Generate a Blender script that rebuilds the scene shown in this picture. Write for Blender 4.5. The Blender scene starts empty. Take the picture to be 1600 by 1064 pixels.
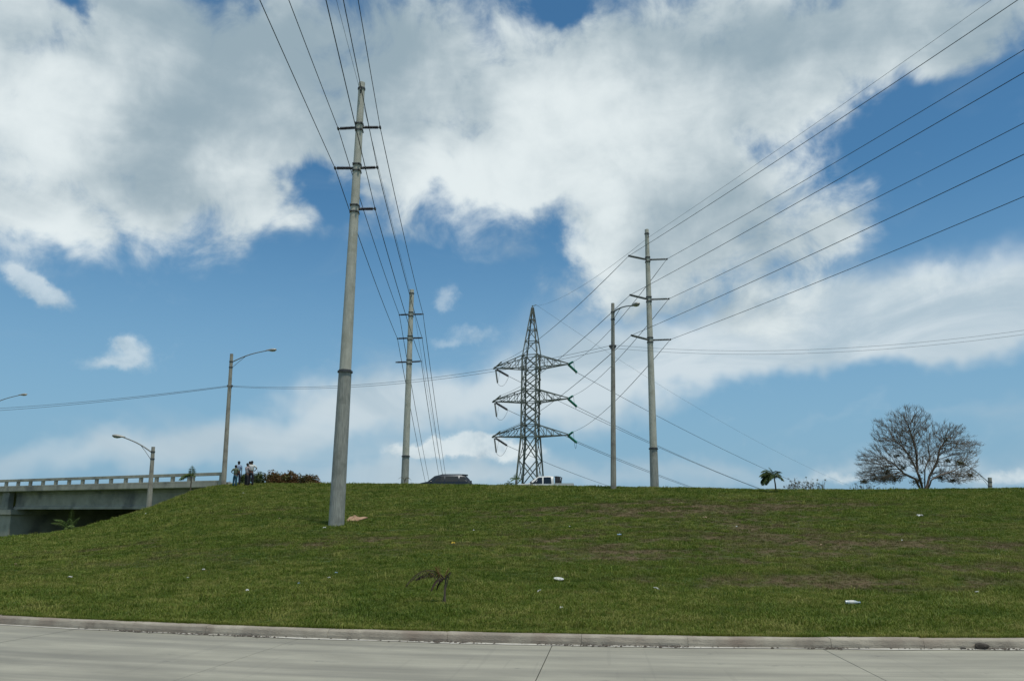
import bpy, bmesh, math, random
import numpy as np
from mathutils import Vector, Matrix, Quaternion
from math import radians as R, sin, cos, tan, pi, atan2, asin, sqrt

# ---------------------------------------------------------------- camera
sc = bpy.context.scene
COL = sc.collection
F = 1245.0            # focal length in photograph pixels (1600 wide)
PITCH = R(12.1)
EYE = Vector((0.0, 0.0, 1.6))
cam_d = bpy.data.cameras.new('camera')
cam_d.sensor_width = 36.0
cam_d.lens = 36.0 * F / 1600.0
cam_d.clip_start = 0.1
cam_d.clip_end = 6000.0
cam = bpy.data.objects.new('camera', cam_d)
cam.location = EYE
cam.rotation_euler = (R(90) + PITCH, 0, 0)
COL.objects.link(cam)
sc.camera = cam

def ray(px, py):
    r = (px - 800.0) / F
    u = (532.0 - py) / F
    return Vector((r, cos(PITCH) - u * sin(PITCH), sin(PITCH) + u * cos(PITCH)))

def at(px, py, Y):
    d = ray(px, py)
    return EYE + d * (Y / d.y)

# ---------------------------------------------------------------- light
SUN_DIR = Vector((0.16, -0.24, 0.95)).normalized()      # towards the sun
sun_el = asin(SUN_DIR.z)
sun_az = atan2(SUN_DIR.x, SUN_DIR.y)
sun_d = bpy.data.lights.new('sun', 'SUN')
sun_d.energy = 2.8
sun_d.angle = R(4.0)
sun_d.color = (1.0, 0.93, 0.80)
sun = bpy.data.objects.new('sun', sun_d)
sun.rotation_euler = (-SUN_DIR).to_track_quat('-Z', 'Y').to_euler()
sun.location = (20, -20, 60)
COL.objects.link(sun)

vs = sc.view_settings
sc.display_settings.display_device = 'sRGB'
vs.view_transform = 'Standard'
vs.look = 'None'
vs.exposure = 0.14
vs.gamma = 1.0
vs.use_curve_mapping = False

# ---------------------------------------------------------------- sky (world)
world = bpy.data.worlds.new('World')
sc.world = world
world.use_nodes = True
wt = world.node_tree
for n in list(wt.nodes):
    wt.nodes.remove(n)
W = wt.nodes.new
WL = wt.links.new

def wmath(op, a, b=None, c=None, clamp=False):
    n = W('ShaderNodeMath'); n.operation = op; n.use_clamp = clamp
    for i, v in enumerate((a, b, c)):
        if v is None: continue
        if isinstance(v, (int, float)): n.inputs[i].default_value = v
        else: WL(v, n.inputs[i])
    return n.outputs[0]

def wsmooth(v, lo, hi):
    n = W('ShaderNodeMapRange'); n.interpolation_type = 'SMOOTHSTEP'
    WL(v, n.inputs[0]); n.inputs[1].default_value = lo; n.inputs[2].default_value = hi
    return n.outputs[0]

def wmix(f, a, b):
    n = W('ShaderNodeMix'); n.data_type = 'RGBA'
    WL(f, n.inputs[0]) if not isinstance(f, (int, float)) else setattr(n.inputs[0], 'default_value', f)
    for s, v in ((n.inputs[6], a), (n.inputs[7], b)):
        if isinstance(v, tuple): s.default_value = v + (1.0,)
        else: WL(v, s)
    return n.outputs[2]

tc = W('ShaderNodeTexCoord')
nrm = W('ShaderNodeVectorMath'); nrm.operation = 'NORMALIZE'
WL(tc.outputs['Generated'], nrm.inputs[0])
sep = W('ShaderNodeSeparateXYZ'); WL(nrm.outputs[0], sep.inputs[0])
az = wmath('ARCTAN2', sep.outputs[0], sep.outputs[1])
el = wmath('ARCSINE', sep.outputs[2])
ae = W('ShaderNodeCombineXYZ'); WL(az, ae.inputs[0]); WL(el, ae.inputs[1])

def wnoise(vec, scale, detail, rough, stretch=(1, 1, 1), off=(0, 0, 0), lac=2.0, dist=0.0):
    m = W('ShaderNodeMapping'); m.inputs['Scale'].default_value = stretch
    m.inputs['Location'].default_value = off
    WL(vec, m.inputs[0])
    n = W('ShaderNodeTexNoise'); n.noise_dimensions = '2D'
    n.inputs['Scale'].default_value = scale
    n.inputs['Detail'].default_value = detail
    n.inputs['Roughness'].default_value = rough
    n.inputs['Lacunarity'].default_value = lac
    n.inputs['Distortion'].default_value = dist
    WL(m.outputs[0], n.inputs['Vector'])
    return n

# wind-torn outlines: the layout is read through a warped direction
wz = wnoise(ae.outputs[0], 7.0, 4, 0.55)
wv = W('ShaderNodeVectorMath'); wv.operation = 'MULTIPLY_ADD'
WL(wz.outputs['Color'], wv.inputs[0]); wv.inputs[1].default_value = (0.13, 0.10, 0.0)
ad = W('ShaderNodeVectorMath'); ad.operation = 'SUBTRACT'
WL(ae.outputs[0], ad.inputs[0]); ad.inputs[1].default_value = (0.065, 0.05, 0.0)
WL(ad.outputs[0], wv.inputs[2])
warped = wv.outputs[0]

def blobs(lst, vec):
    acc = None
    for i_, (cx, cy, rx, ry, rot, wgt) in enumerate(lst):
        if i_ and i_ % 8 == 0:
            # a link to the sum so far keeps the shader's evaluation order (and its stack) short
            ch = W('ShaderNodeVectorMath'); ch.operation = 'MULTIPLY_ADD'
            WL(acc, ch.inputs[0]); ch.inputs[1].default_value = (1e-7, 1e-7, 0.0); WL(vec, ch.inputs[2])
            vec = ch.outputs[0]
        d = ray(cx, cy).normalized()
        m = W('ShaderNodeMapping'); m.vector_type = 'TEXTURE'
        m.inputs['Location'].default_value = (atan2(d.x, d.y), asin(d.z), 0)
        m.inputs['Rotation'].default_value = (0, 0, R(rot))
        k = 1.0 / F * (0.8 + 0.2 * d.y)
        m.inputs['Scale'].default_value = (rx * k, ry * k, 1)
        WL(vec, m.inputs[0])
        q = W('ShaderNodeVectorMath'); q.operation = 'DOT_PRODUCT'
        WL(m.outputs[0], q.inputs[0]); WL(m.outputs[0], q.inputs[1])
        g = wmath('POWER', 0.36788, q.outputs['Value'])
        acc = wmath('MULTIPLY', g, wgt) if acc is None else wmath('MULTIPLY_ADD', g, wgt, acc)
    return acc

CUM = [
 (60,190,230,170,0,1.0),(250,60,230,120,0,.9),(330,250,130,100,0,.7),(100,352,130,38,0,.65),(400,325,75,45,0,.5),
 (620,100,220,150,0,1.0),(640,290,80,55,0,.6),(780,270,80,50,0,.5),(900,200,200,130,0,1.1),(1150,90,270,150,0,1.0),
 (1440,40,190,70,15,.9),(1600,60,110,55,15,.5),(1100,330,170,105,0,.9),(1300,340,85,60,0,.65),(1010,440,150,75,0,.7),(925,345,32,45,0,.55),
 (890,360,26,40,0,.3),(1230,480,110,60,0,.55),
 (872,4,40,24,0,-1.15),(95,0,36,16,0,-.9),(85,75,50,25,0,-.3),(495,312,55,24,8,-.65),(470,240,75,42,0,.75),(540,300,40,30,0,.3),(620,370,40,20,0,.3),(560,235,50,40,0,.3),(1440,210,150,55,22,-.8),(1215,235,40,22,0,-.25),
 (1540,320,120,60,15,-.7),(600,410,120,26,0,-.3),(680,300,30,16,0,-.25),
]
SMALL = [
 (38,437,38,15,-30,1.0),(80,465,36,15,-20,.95),(20,425,14,10,0,.35),(210,550,30,22,0,.95),(165,570,38,13,5,.8),(190,535,13,11,0,.7),
 (697,462,24,17,20,.62),(690,480,18,10,0,.4),(745,522,36,16,0,.65),(700,538,50,9,0,.4),(1250,700,0,0,0,0)][:-1] + [
 (740,690,36,15,0,1.0),(690,702,52,12,0,1.0),(775,698,52,14,0,.9),(648,706,32,9,0,.8),(682,690,11,8,0,.6),(820,712,40,13,0,.6),
 (900,352,20,26,10,.75),(950,338,22,22,0,.8),(930,385,40,28,0,.6),(893,395,20,24,0,.45),(1165,690,12,10,0,.35),
 (1010,455,60,30,10,.55),(1180,455,60,24,0,.5),(1255,478,46,34,0,.65),(1310,440,44,18,0,.35),(940,470,44,26,0,.4),(1330,745,60,9,0,.55),(1560,745,70,10,0,.45),
 (1400,455,80,26,8,.40),(1500,425,90,26,4,.45),(1130,525,90,22,8,.35),(1350,500,70,22,8,.35),(1560,450,50,30,0,.3),(1060,600,120,20,8,.25),(1480,60,60,22,10,.3),(1270,400,50,24,0,.35),(1290,320,36,24,0,.35),
]
SOFT = [
 (1500,470,200,70,6,.9),(1330,530,240,55,8,.8),(1050,570,260,65,8,.85),(800,620,240,48,8,.6),(560,650,170,48,8,.6),(330,690,170,38,8,.55),
 (60,705,200,26,0,.45),(900,520,120,50,0,.4),(700,735,180,30,0,.6),(1400,600,300,30,10,-.3),(1330,655,160,10,8,.25),(1480,735,170,26,0,.4),(1150,735,300,22,0,.35),
 (1560,640,100,40,5,.18),(1300,700,120,10,0,.15),(500,745,500,18,0,.25),
]
GREY = [
 (400,50,230,90,0,.65),(240,235,120,80,-20,.60),(330,160,160,90,0,.30),(650,50,180,95,0,.70),(640,160,110,60,0,.35),(1200,45,260,60,0,.50),(1380,90,120,40,15,.2),
 (1110,300,150,40,10,.30),(1180,345,110,40,0,.35),(1110,480,150,36,0,.40),(180,305,170,34,0,.45),(520,250,60,50,0,.25),(60,50,70,30,0,.30),(1560,40,90,40,0,.25),(480,640,70,25,0,.35),(720,735,120,16,0,.35),
 (70,165,110,80,0,-.75),(150,120,60,50,0,-.3),(120,380,130,34,0,-.45),(385,270,52,44,0,-.55),(420,350,50,20,0,-.3),(860,160,150,90,-15,-.60),(700,290,80,50,0,-.25),(840,290,110,50,0,-.4),(1010,190,110,70,0,-.35),(790,30,50,40,0,-.35),
 (720,320,120,40,0,-.6),(1010,300,120,60,0,-.2),(1290,230,50,50,0,-.35),(1340,370,50,40,0,-.45),(1230,330,60,30,0,-.25),(940,360,50,60,0,-.6),(980,450,110,50,0,-.35),(1270,480,80,50,0,-.45),(1500,420,120,40,5,-.2),
]
cz = wnoise(ae.outputs[0], 11.0, 9, 0.60, stretch=(1, 1.25, 1), off=(3.1, 1.7, 0), dist=0.25)
fz = wnoise(ae.outputs[0], 5.0, 6, 0.55, stretch=(1, 2.2, 1), off=(8.1, 4.4, 0), dist=0.5)
def chained(vec, acc):
    ch = W('ShaderNodeVectorMath'); ch.operation = 'MULTIPLY_ADD'
    WL(acc, ch.inputs[0]); ch.inputs[1].default_value = (1e-7, 1e-7, 0.0); WL(vec, ch.inputs[2])
    return ch.outputs[0]
C = blobs(CUM, warped)
S = blobs(SOFT, chained(warped, C))
G = blobs(GREY, chained(warped, S))
# small cumulus puffs keep their own crisp, finely torn outline
pw = wnoise(ae.outputs[0], 34.0, 5, 0.6)
pv = W('ShaderNodeVectorMath'); pv.operation = 'MULTIPLY_ADD'
WL(pw.outputs['Color'], pv.inputs[0]); pv.inputs[1].default_value = (0.030, 0.022, 0.0)
pd = W('ShaderNodeVectorMath'); pd.operation = 'SUBTRACT'
WL(ae.outputs[0], pd.inputs[0]); pd.inputs[1].default_value = (0.015, 0.011, 0.0)
WL(pd.outputs[0], pv.inputs[2])
P = blobs(SMALL, chained(pv.outputs[0], G))
low = wsmooth(el, 0.16, 0.06)
P = wmath('MULTIPLY', P, wmath('MULTIPLY_ADD', low, 0.5, 1.0))
# beyond the frame the weather goes on as broken cloud
out_az = wsmooth(wmath('ABSOLUTE', az), 0.66, 0.95)
out_el = wsmooth(el, 0.66, 0.9)
outf = wmath('MAXIMUM', out_az, out_el)
far_n = wnoise(nrm.outputs[0], 2.2, 3, 0.5, off=(0.4, 0.9, 0))
C = wmath('ADD', C, wmath('MULTIPLY', outf, wsmooth(far_n.outputs[0], 0.40, 0.62)))
# detail
amp = wmath('MULTIPLY_ADD', wsmooth(C, 0.0, 0.5), 1.1, 0.55)
cd = wmath('MULTIPLY_ADD', wmath('SUBTRACT', cz.outputs[0], 0.5), amp, C)
ca = wmath('MULTIPLY', wsmooth(cd, 0.12, 0.95), 0.97)
sd = wmath('MULTIPLY_ADD', wmath('SUBTRACT', fz.outputs[0], 0.5), 0.75, S)
sa = wmath('MULTIPLY', wsmooth(sd, 0.03, 0.88), 0.90)
# tone: bright torn rims, grey flat undersides
lz = wnoise(ae.outputs[0], 11.0, 6, 0.55, stretch=(1, 1.25, 1), off=(3.1 - 0.16, 1.7 + 0.22, 0), dist=0.25)
relief = wmath('SUBTRACT', cz.outputs[0], lz.outputs[0])
g1 = wmath('ADD', wmath('MULTIPLY_ADD', outf, 0.1, G), 0.20)
t2 = wnoise(ae.outputs[0], 3.1, 4, 0.5, stretch=(1, 1.5, 1), off=(1.3, 6.2, 0))
tone = wmath('MULTIPLY_ADD', relief, -0.85, wmath('MULTIPLY_ADD', wmath('SUBTRACT', t2.outputs[0], 0.5), 1.3, g1))
tone = wmath('MULTIPLY_ADD', wmath('SUBTRACT', fz.outputs[0], 0.5), 0.85, tone)
tone = wsmooth(tone, -0.70, 1.10)
cum_col = wmix(tone, (0.72, 0.785, 0.795), (0.285, 0.375, 0.43))
puffs = wmath('MULTIPLY', wsmooth(wmath('MULTIPLY_ADD', wmath('SUBTRACT', cz.outputs[0], 0.5), 1.2, P), 0.15, 1.05), wmath('MULTIPLY_ADD', wsmooth(el, 0.15, 0.05), 0.30, 0.62))
puff_tone = wsmooth(wmath('MULTIPLY_ADD', relief, -1.6, wmath('MULTIPLY', g1, 0.5)), -0.15, 0.6)
puff_hi = wmix(wsmooth(el, 0.02, 0.30), (0.66, 0.73, 0.75), (0.70, 0.77, 0.785))
puff_col = wmix(puff_tone, puff_hi, (0.36, 0.46, 0.53))
soft_hi = wmix(wsmooth(el, 0.0, 0.25), (0.50, 0.59, 0.64), (0.63, 0.70, 0.735))
soft_col = wmix(wsmooth(fz.outputs[0], 0.35, 0.68), soft_hi, (0.42, 0.52, 0.585))

sky = W('ShaderNodeTexSky'); sky.sky_type = 'NISHITA'
sky.sun_disc = False
sky.sun_elevation = sun_el
sky.sun_rotation = sun_az
sky.altitude = 50; sky.air_density = 1.0; sky.dust_density = 1.0; sky.ozone_density = 1.6
STR = 0.1
tint = W('ShaderNodeVectorMath'); tint.operation = 'MULTIPLY'
WL(sky.outputs[0], tint.inputs[0]); tint.inputs[1].default_value = (0.44, 0.82, 0.96)
sc1 = W('ShaderNodeVectorMath'); sc1.operation = 'SCALE'; WL(tint.outputs[0], sc1.inputs[0]); sc1.inputs['Scale'].default_value = STR
hz = wmix(wmath('MULTIPLY', wsmooth(el, 0.42, -0.04), 0.92), sc1.outputs[0], (0.232, 0.39, 0.54))
a1 = wmix(sa, hz, soft_col)
a2 = wmix(puffs, wmix(ca, a1, cum_col), puff_col)
sc2 = W('ShaderNodeVectorMath'); sc2.operation = 'SCALE'; WL(a2, sc2.inputs[0]); sc2.inputs['Scale'].default_value = 1.0 / STR
bg = W('ShaderNodeBackground'); bg.inputs['Strength'].default_value = STR
WL(sc2.outputs[0], bg.inputs['Color'])
wo = W('ShaderNodeOutputWorld'); WL(bg.outputs[0], wo.inputs[0])
world.cycles.sampling_method = 'MANUAL'
world.cycles.sample_map_resolution = 256

# ================================================================ helpers
random.seed(7)
rng = np.random.default_rng(11)

def tag(o, label=None, cat=None, group=None, kind=None):
    if label: o['label'] = label
    if cat: o['category'] = cat
    if group: o['group'] = group
    if kind: o['kind'] = kind
    return o

def empty(name, loc, label=None, cat=None, group=None, kind=None):
    o = bpy.data.objects.new(name, None)
    o.empty_display_size = 0.3
    o.location = loc
    COL.objects.link(o)
    return tag(o, label, cat, group, kind)

def children(o):
    return [c for c in o.children]

def copy_tree(o, parent=None):
    c = o.copy(); COL.objects.link(c)
    if parent is not None: c.parent = parent
    for ch in list(o.children):
        copy_tree(ch, c)
    return c

class MB:
    """collects geometry for ONE mesh object"""
    def __init__(s):
        s.v = []; s.f = []; s.m = []; s.uv = None
    def add(s, vs_, fs_, mi=0):
        b = len(s.v)
        s.v.extend([tuple(p) for p in vs_])
        for f in fs_:
            s.f.append(tuple(b + i for i in f)); s.m.append(mi)
    def box(s, c, size, rot=None, mi=0):
        c = Vector(c); hx, hy, hz = [d / 2 for d in size]
        pts = [Vector((x, y, z)) for z in (-hz, hz) for y in (-hy, hy) for x in (-hx, hx)]
        if rot is not None: pts = [rot @ p for p in pts]
        s.add([p + c for p in pts], [(0, 2, 3, 1), (4, 5, 7, 6), (0, 1, 5, 4), (2, 6, 7, 3), (0, 4, 6, 2), (1, 3, 7, 5)], mi)
    def tube(s, pts, rad, n=6, mi=0, cap=True, flat=1.0):
        pts = [Vector(p) for p in pts]
        if isinstance(rad, (int, float)): rad = [rad] * len(pts)
        prev = None; b = len(s.v); rings = []
        for i, p in enumerate(pts):
            a = pts[max(i - 1, 0)]; c = pts[min(i + 1, len(pts) - 1)]
            t = (c - a)
            if t.length < 1e-9: t = Vector((0, 0, 1))
            t.normalize()
            if prev is None:
                ref = Vector((0, 0, 1)) if abs(t.z) < 0.9 else Vector((1, 0, 0))
                u = t.cross(ref).normalized()
            else:
                u = (prev - t * prev.dot(t))
                u = u.normalized() if u.length > 1e-6 else t.orthogonal().normalized()
            prev = u; w = t.cross(u)
            rings.append([p + (u * cos(2 * pi * k / n) + w * sin(2 * pi * k / n) * flat) * rad[i] for k in range(n)])
        vv = [q for r_ in rings for q in r_]
        ff = []
        for i in range(len(rings) - 1):
            for k in range(n):
                k2 = (k + 1) % n
                ff.append((i * n + k, i * n + k2, (i + 1) * n + k2, (i + 1) * n + k))
        if cap:
            ff.append(tuple(range(n - 1, -1, -1))); ff.append(tuple((len(rings) - 1) * n + k for k in range(n)))
        s.add(vv, ff, mi)
    def lathe(s, prof, n=16, M=None, mi=0, cap=True):
        """prof: list of (r, z)"""
        vv = []; ff = []
        for (r_, z) in prof:
            for k in range(n):
                p = Vector((r_ * cos(2 * pi * k / n), r_ * sin(2 * pi * k / n), z))
                vv.append(M @ p if M is not None else p)
        for i in range(len(prof) - 1):
            for k in range(n):
                k2 = (k + 1) % n
                ff.append((i * n + k, i * n + k2, (i + 1) * n + k2, (i + 1) * n + k))
        if cap:
            ff.append(tuple(range(n - 1, -1, -1))); ff.append(tuple((len(prof) - 1) * n + k for k in range(n)))
        s.add(vv, ff, mi)
    def build(s, name, mats, parent=None, org=None, smooth=False, label=None, cat=None, group=None, kind=None, bevel=0):
        me = bpy.data.meshes.new(name)
        v = s.v
        if org is not None:
            ox, oy, oz = org
            v = [(p[0] - ox, p[1] - oy, p[2] - oz) for p in v]
        me.from_pydata(v, [], s.f)
        if not isinstance(mats, (list, tuple)): mats = [mats]
        for m in mats: me.materials.append(m)
        if len(mats) > 1:
            me.polygons.foreach_set('material_index', s.m)
        me.update()
        if smooth:
            me.shade_smooth()
            me.set_sharp_from_angle(angle=R(50))
        if bevel:
            bm = bmesh.new(); bm.from_mesh(me)
            bmesh.ops.bevel(bm, geom=[e for e in bm.edges], offset=bevel, segments=2, affect='EDGES', clamp_overlap=True)
            bm.to_mesh(me); bm.free()
        o = bpy.data.objects.new(name, me)
        COL.objects.link(o)
        if parent is not None: o.parent = parent
        elif org is not None: o.location = org
        return tag(o, label, cat, group, kind)

# ---------------------------------------------------------------- materials
def mat(name, c1, c2=None, scale=4.0, rough=0.8, metal=0.0, bump=0.0, stretch=(1, 1, 1), detail=6, bscale=None, lo=0.35, hi=0.65, c3=None, s3=1.0, spec=0.5, trans=0.0, coord='Object'):
    m = bpy.data.materials.new(name); m.use_nodes = True
    nt = m.node_tree; N = nt.nodes; L = nt.links
    b = N['Principled BSDF']
    b.inputs['Roughness'].default_value = rough
    b.inputs['Metallic'].default_value = metal
    b.inputs['Specular IOR Level'].default_value = spec
    b.inputs['Base Color'].default_value = (*c1, 1)
    tcn = N.new('ShaderNodeTexCoord')
    mp = N.new('ShaderNodeMapping'); mp.inputs['Scale'].default_value = stretch
    L.new(tcn.outputs[coord], mp.inputs[0])
    if c2 is not None:
        n = N.new('ShaderNodeTexNoise'); n.inputs['Scale'].default_value = scale; n.inputs['Detail'].default_value = detail
        n.inputs['Roughness'].default_value = 0.6
        L.new(mp.outputs[0], n.inputs['Vector'])
        mr = N.new('ShaderNodeMapRange'); mr.inputs[1].default_value = lo; mr.inputs[2].default_value = hi
        L.new(n.outputs[0], mr.inputs[0])
        mx = N.new('ShaderNodeMix'); mx.data_type = 'RGBA'
        mx.inputs[6].default_value = (*c1, 1); mx.inputs[7].default_value = (*c2, 1)
        L.new(mr.outputs[0], mx.inputs[0])
        out = mx.outputs[2]
        if c3 is not None:
            n3 = N.new('ShaderNodeTexNoise'); n3.inputs['Scale'].default_value = s3; n3.inputs['Detail'].default_value = 4
            L.new(tcn.outputs[coord], n3.inputs['Vector'])
            mr3 = N.new('ShaderNodeMapRange'); mr3.inputs[1].default_value = 0.5; mr3.inputs[2].default_value = 0.72
            L.new(n3.outputs[0], mr3.inputs[0])
            mx3 = N.new('ShaderNodeMix'); mx3.data_type = 'RGBA'
            L.new(mr3.outputs[0], mx3.inputs[0]); L.new(out, mx3.inputs[6]); mx3.inputs[7].default_value = (*c3, 1)
            out = mx3.outputs[2]
        L.new(out, b.inputs['Base Color'])
    if bump:
        nb = N.new('ShaderNodeTexNoise'); nb.inputs['Scale'].default_value = bscale or scale * 4; nb.inputs['Detail'].default_value = 5
        L.new(mp.outputs[0], nb.inputs['Vector'])
        bp = N.new('ShaderNodeBump'); bp.inputs['Strength'].default_value = bump; bp.inputs['Distance'].default_value = 0.02
        L.new(nb.outputs[0], bp.inputs['Height']); L.new(bp.outputs[0], b.inputs['Normal'])
    if trans:
        b.inputs['Transmission Weight'].default_value = trans
    return m

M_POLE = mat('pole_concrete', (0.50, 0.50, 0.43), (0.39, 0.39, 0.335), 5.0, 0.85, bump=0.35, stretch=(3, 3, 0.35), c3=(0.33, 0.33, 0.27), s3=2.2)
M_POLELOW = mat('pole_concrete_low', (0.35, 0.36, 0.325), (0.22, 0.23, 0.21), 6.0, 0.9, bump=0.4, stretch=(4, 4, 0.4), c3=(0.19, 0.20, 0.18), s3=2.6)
M_LAMPPOLE = mat('lamp_pole_concrete', (0.36, 0.345, 0.285), (0.25, 0.24, 0.20), 5.0, 0.9, bump=0.3, stretch=(4, 4, 0.4), c3=(0.16, 0.14, 0.12), s3=1.5)
M_GALV = mat('galvanised_steel', (0.25, 0.27, 0.27), (0.15, 0.165, 0.165), 8.0, 0.55, metal=0.6)
M_DARKSTEEL = mat('dark_steel', (0.09, 0.095, 0.10), (0.05, 0.055, 0.06), 8.0, 0.6, metal=0.4)
M_LATTICE = mat('lattice_steel', (0.19, 0.21, 0.185), (0.09, 0.105, 0.09), 2.5, 0.65, metal=0.35)
M_INSUL = mat('black_insulator', (0.018, 0.014, 0.018), (0.035, 0.028, 0.032), 10, 0.4)
M_INSULG = mat('green_glass_insulator', (0.012, 0.17, 0.12), (0.02, 0.24, 0.17), 10, 0.25)
M_INSULGREY = mat('grey_insulator', (0.10, 0.115, 0.11), (0.17, 0.18, 0.17), 10, 0.5)
M_WIRE = mat('wire_metal', (0.05, 0.054, 0.06), None, rough=0.6, metal=0.3)
M_WIRELIGHT = mat('shield_wire_metal', (0.11, 0.12, 0.13), None, rough=0.5, metal=0.5)
M_CABLE = mat('cable_sheath', (0.09, 0.11, 0.13), None, rough=0.7)
M_BRIDGE = mat('bridge_concrete', (0.42, 0.405, 0.33), (0.31, 0.30, 0.25), 1.8, 0.92, bump=0.3, stretch=(1, 1, 0.35), c3=(0.14, 0.14, 0.125), s3=0.6)
M_GIRDER = mat('girder_concrete', (0.36, 0.355, 0.29), (0.25, 0.25, 0.205), 1.4, 0.92, bump=0.25, stretch=(0.6, 0.6, 0.5), c3=(0.13, 0.135, 0.125), s3=0.5)
M_KERB = mat('kerb_concrete', (0.36, 0.33, 0.27), (0.22, 0.195, 0.16), 3.0, 0.92, bump=0.5, bscale=60, stretch=(1, 1, 1), c3=(0.19, 0.15, 0.12), s3=1.3)
M_HEAD = mat('lamp_housing', (0.36, 0.36, 0.33), (0.26, 0.26, 0.24), 9, 0.5, metal=0.3)
M_LENS = mat('lamp_lens', (0.42, 0.40, 0.35), None, rough=0.2)
M_BARK = mat('grey_bark', (0.16, 0.12, 0.095), (0.085, 0.065, 0.05), 6, 0.95)
M_TWIG = mat('twig_bark', (0.15, 0.12, 0.085), (0.09, 0.07, 0.05), 3, 0.95)
M_STEM = mat('palm_stem', (0.12, 0.10, 0.07), (0.07, 0.055, 0.04), 14, 0.9)
M_TYRE = mat('tyre_rubber', (0.02, 0.02, 0.02), None, rough=0.85)
M_RIM = mat('wheel_alloy', (0.4, 0.4, 0.41), None, rough=0.35, metal=0.9)
M_GLASS = mat('tinted_glass', (0.010, 0.013, 0.016), None, rough=0.08, spec=0.6)
M_BLACKP = mat('black_plastic', (0.02, 0.02, 0.022), None, rough=0.6)
M_SUVP = mat('dark_grey_paint', (0.035, 0.042, 0.052), None, rough=0.28, metal=0.5)
M_WHITEP = mat('white_paint', (0.62, 0.63, 0.62), (0.55, 0.56, 0.55), 2, 0.3)
M_CHROME = mat('chrome', (0.6, 0.6, 0.6), None, rough=0.15, metal=1.0)
M_REDL = mat('red_lens', (0.25, 0.01, 0.01), None, rough=0.2)

def leaf_mat(name, ramp, scale=1.5, rough=0.6):
    """leaves: colour varies leaf by leaf (random per island) and by clump; a little light passes through"""
    m = bpy.data.materials.new(name); m.use_nodes = True
    nt = m.node_tree; N = nt.nodes; L = nt.links
    b = N['Principled BSDF']; b.inputs['Roughness'].default_value = rough; b.inputs['Specular IOR Level'].default_value = 0.3
    g = N.new('ShaderNodeNewGeometry')
    tcn = N.new('ShaderNodeTexCoord')
    n = N.new('ShaderNodeTexNoise'); n.inputs['Scale'].default_value = scale; n.inputs['Detail'].default_value = 2
    L.new(tcn.outputs['Object'], n.inputs['Vector'])
    ma = N.new('ShaderNodeMath'); ma.operation = 'MULTIPLY_ADD'; ma.inputs[1].default_value = 0.5
    L.new(g.outputs['Random Per Island'], ma.inputs[0])
    mr = N.new('ShaderNodeMapRange'); mr.inputs[1].default_value = 0.35; mr.inputs[2].default_value = 0.65; mr.inputs[4].default_value = 0.5
    L.new(n.outputs[0], mr.inputs[0]); L.new(mr.outputs[0], ma.inputs[2])
    cr = N.new('ShaderNodeValToRGB')
    cr.color_ramp.elements[0].position = 0.0; cr.color_ramp.elements[0].color = (*ramp[0], 1)
    cr.color_ramp.elements[1].position = 1.0; cr.color_ramp.elements[1].color = (*ramp[-1], 1)
    for i, c in enumerate(ramp[1:-1]):
        e = cr.color_ramp.elements.new((i + 1) / (len(ramp) - 1)); e.color = (*c, 1)
    L.new(ma.outputs[0], cr.inputs[0]); L.new(cr.outputs[0], b.inputs['Base Color'])
    tr = N.new('ShaderNodeBsdfTranslucent'); L.new(cr.outputs[0], tr.inputs['Color'])
    mix = N.new('ShaderNodeMixShader'); mix.inputs[0].default_value = 0.25
    L.new(b.outputs[0], mix.inputs[1]); L.new(tr.outputs[0], mix.inputs[2])
    L.new(mix.outputs[0], N['Material Output'].inputs[0])
    return m

L_RED = leaf_mat('reddish_leaves', [(0.06, 0.085, 0.02), (0.11, 0.075, 0.026), (0.17, 0.085, 0.034), (0.07, 0.095, 0.025)], 0.9)
L_GREEN = leaf_mat('green_leaves', [(0.035, 0.06, 0.02), (0.07, 0.10, 0.03), (0.04, 0.07, 0.02)], 1.2)
L_OLIVE = leaf_mat('olive_leaves', [(0.07, 0.075, 0.03), (0.10, 0.085, 0.04), (0.055, 0.065, 0.025)], 1.2)
L_PALM = leaf_mat('palm_leaves', [(0.025, 0.05, 0.015), (0.05, 0.085, 0.022), (0.09, 0.11, 0.03)], 2.0)
L_PALMBRIGHT = leaf_mat('bright_palm_leaves', [(0.05, 0.10, 0.02), (0.09, 0.15, 0.03), (0.14, 0.18, 0.05)], 2.0)
L_DEAD = leaf_mat('withered_leaves', [(0.014, 0.009, 0.009), (0.03, 0.017, 0.015), (0.07, 0.045, 0.035), (0.012, 0.008, 0.008)], 9.0)
L_ORANGE = leaf_mat('yellowing_leaves', [(0.12, 0.11, 0.03), (0.20, 0.11, 0.04), (0.09, 0.10, 0.03)], 3.0)

# ================================================================ terrain
def lerp_tab(x, tab):
    return np.interp(x, [t[0] for t in tab], [t[1] for t in tab])

# foot of the kerb in plan, from three ground points
KX = [-60, -30, -18, -7.45, -3.9, 0.0, 3.6, 6.3, 18, 30, 60]
_k = [at(px, py, 1.0) for px, py in ((0, 975), (400, 993.5), (800, 1006.5), (1200, 1010), (1600, 1014))]
_p = []
for k_ in _k:
    d_ = k_ - EYE
    s_ = -EYE.z / d_.z
    _p.append((d_.x * s_, d_.y * s_))
_c = np.polyfit([p[0] for p in _p], [p[1] for p in _p], 2)
def kerb_y(x):
    x = np.asarray(x, dtype=float)
    xc = np.clip(x, -12, 8)
    y = np.polyval(_c, xc)
    sl = 2 * _c[0] * xc + _c[1]
    return y + (x - xc) * sl

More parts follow.
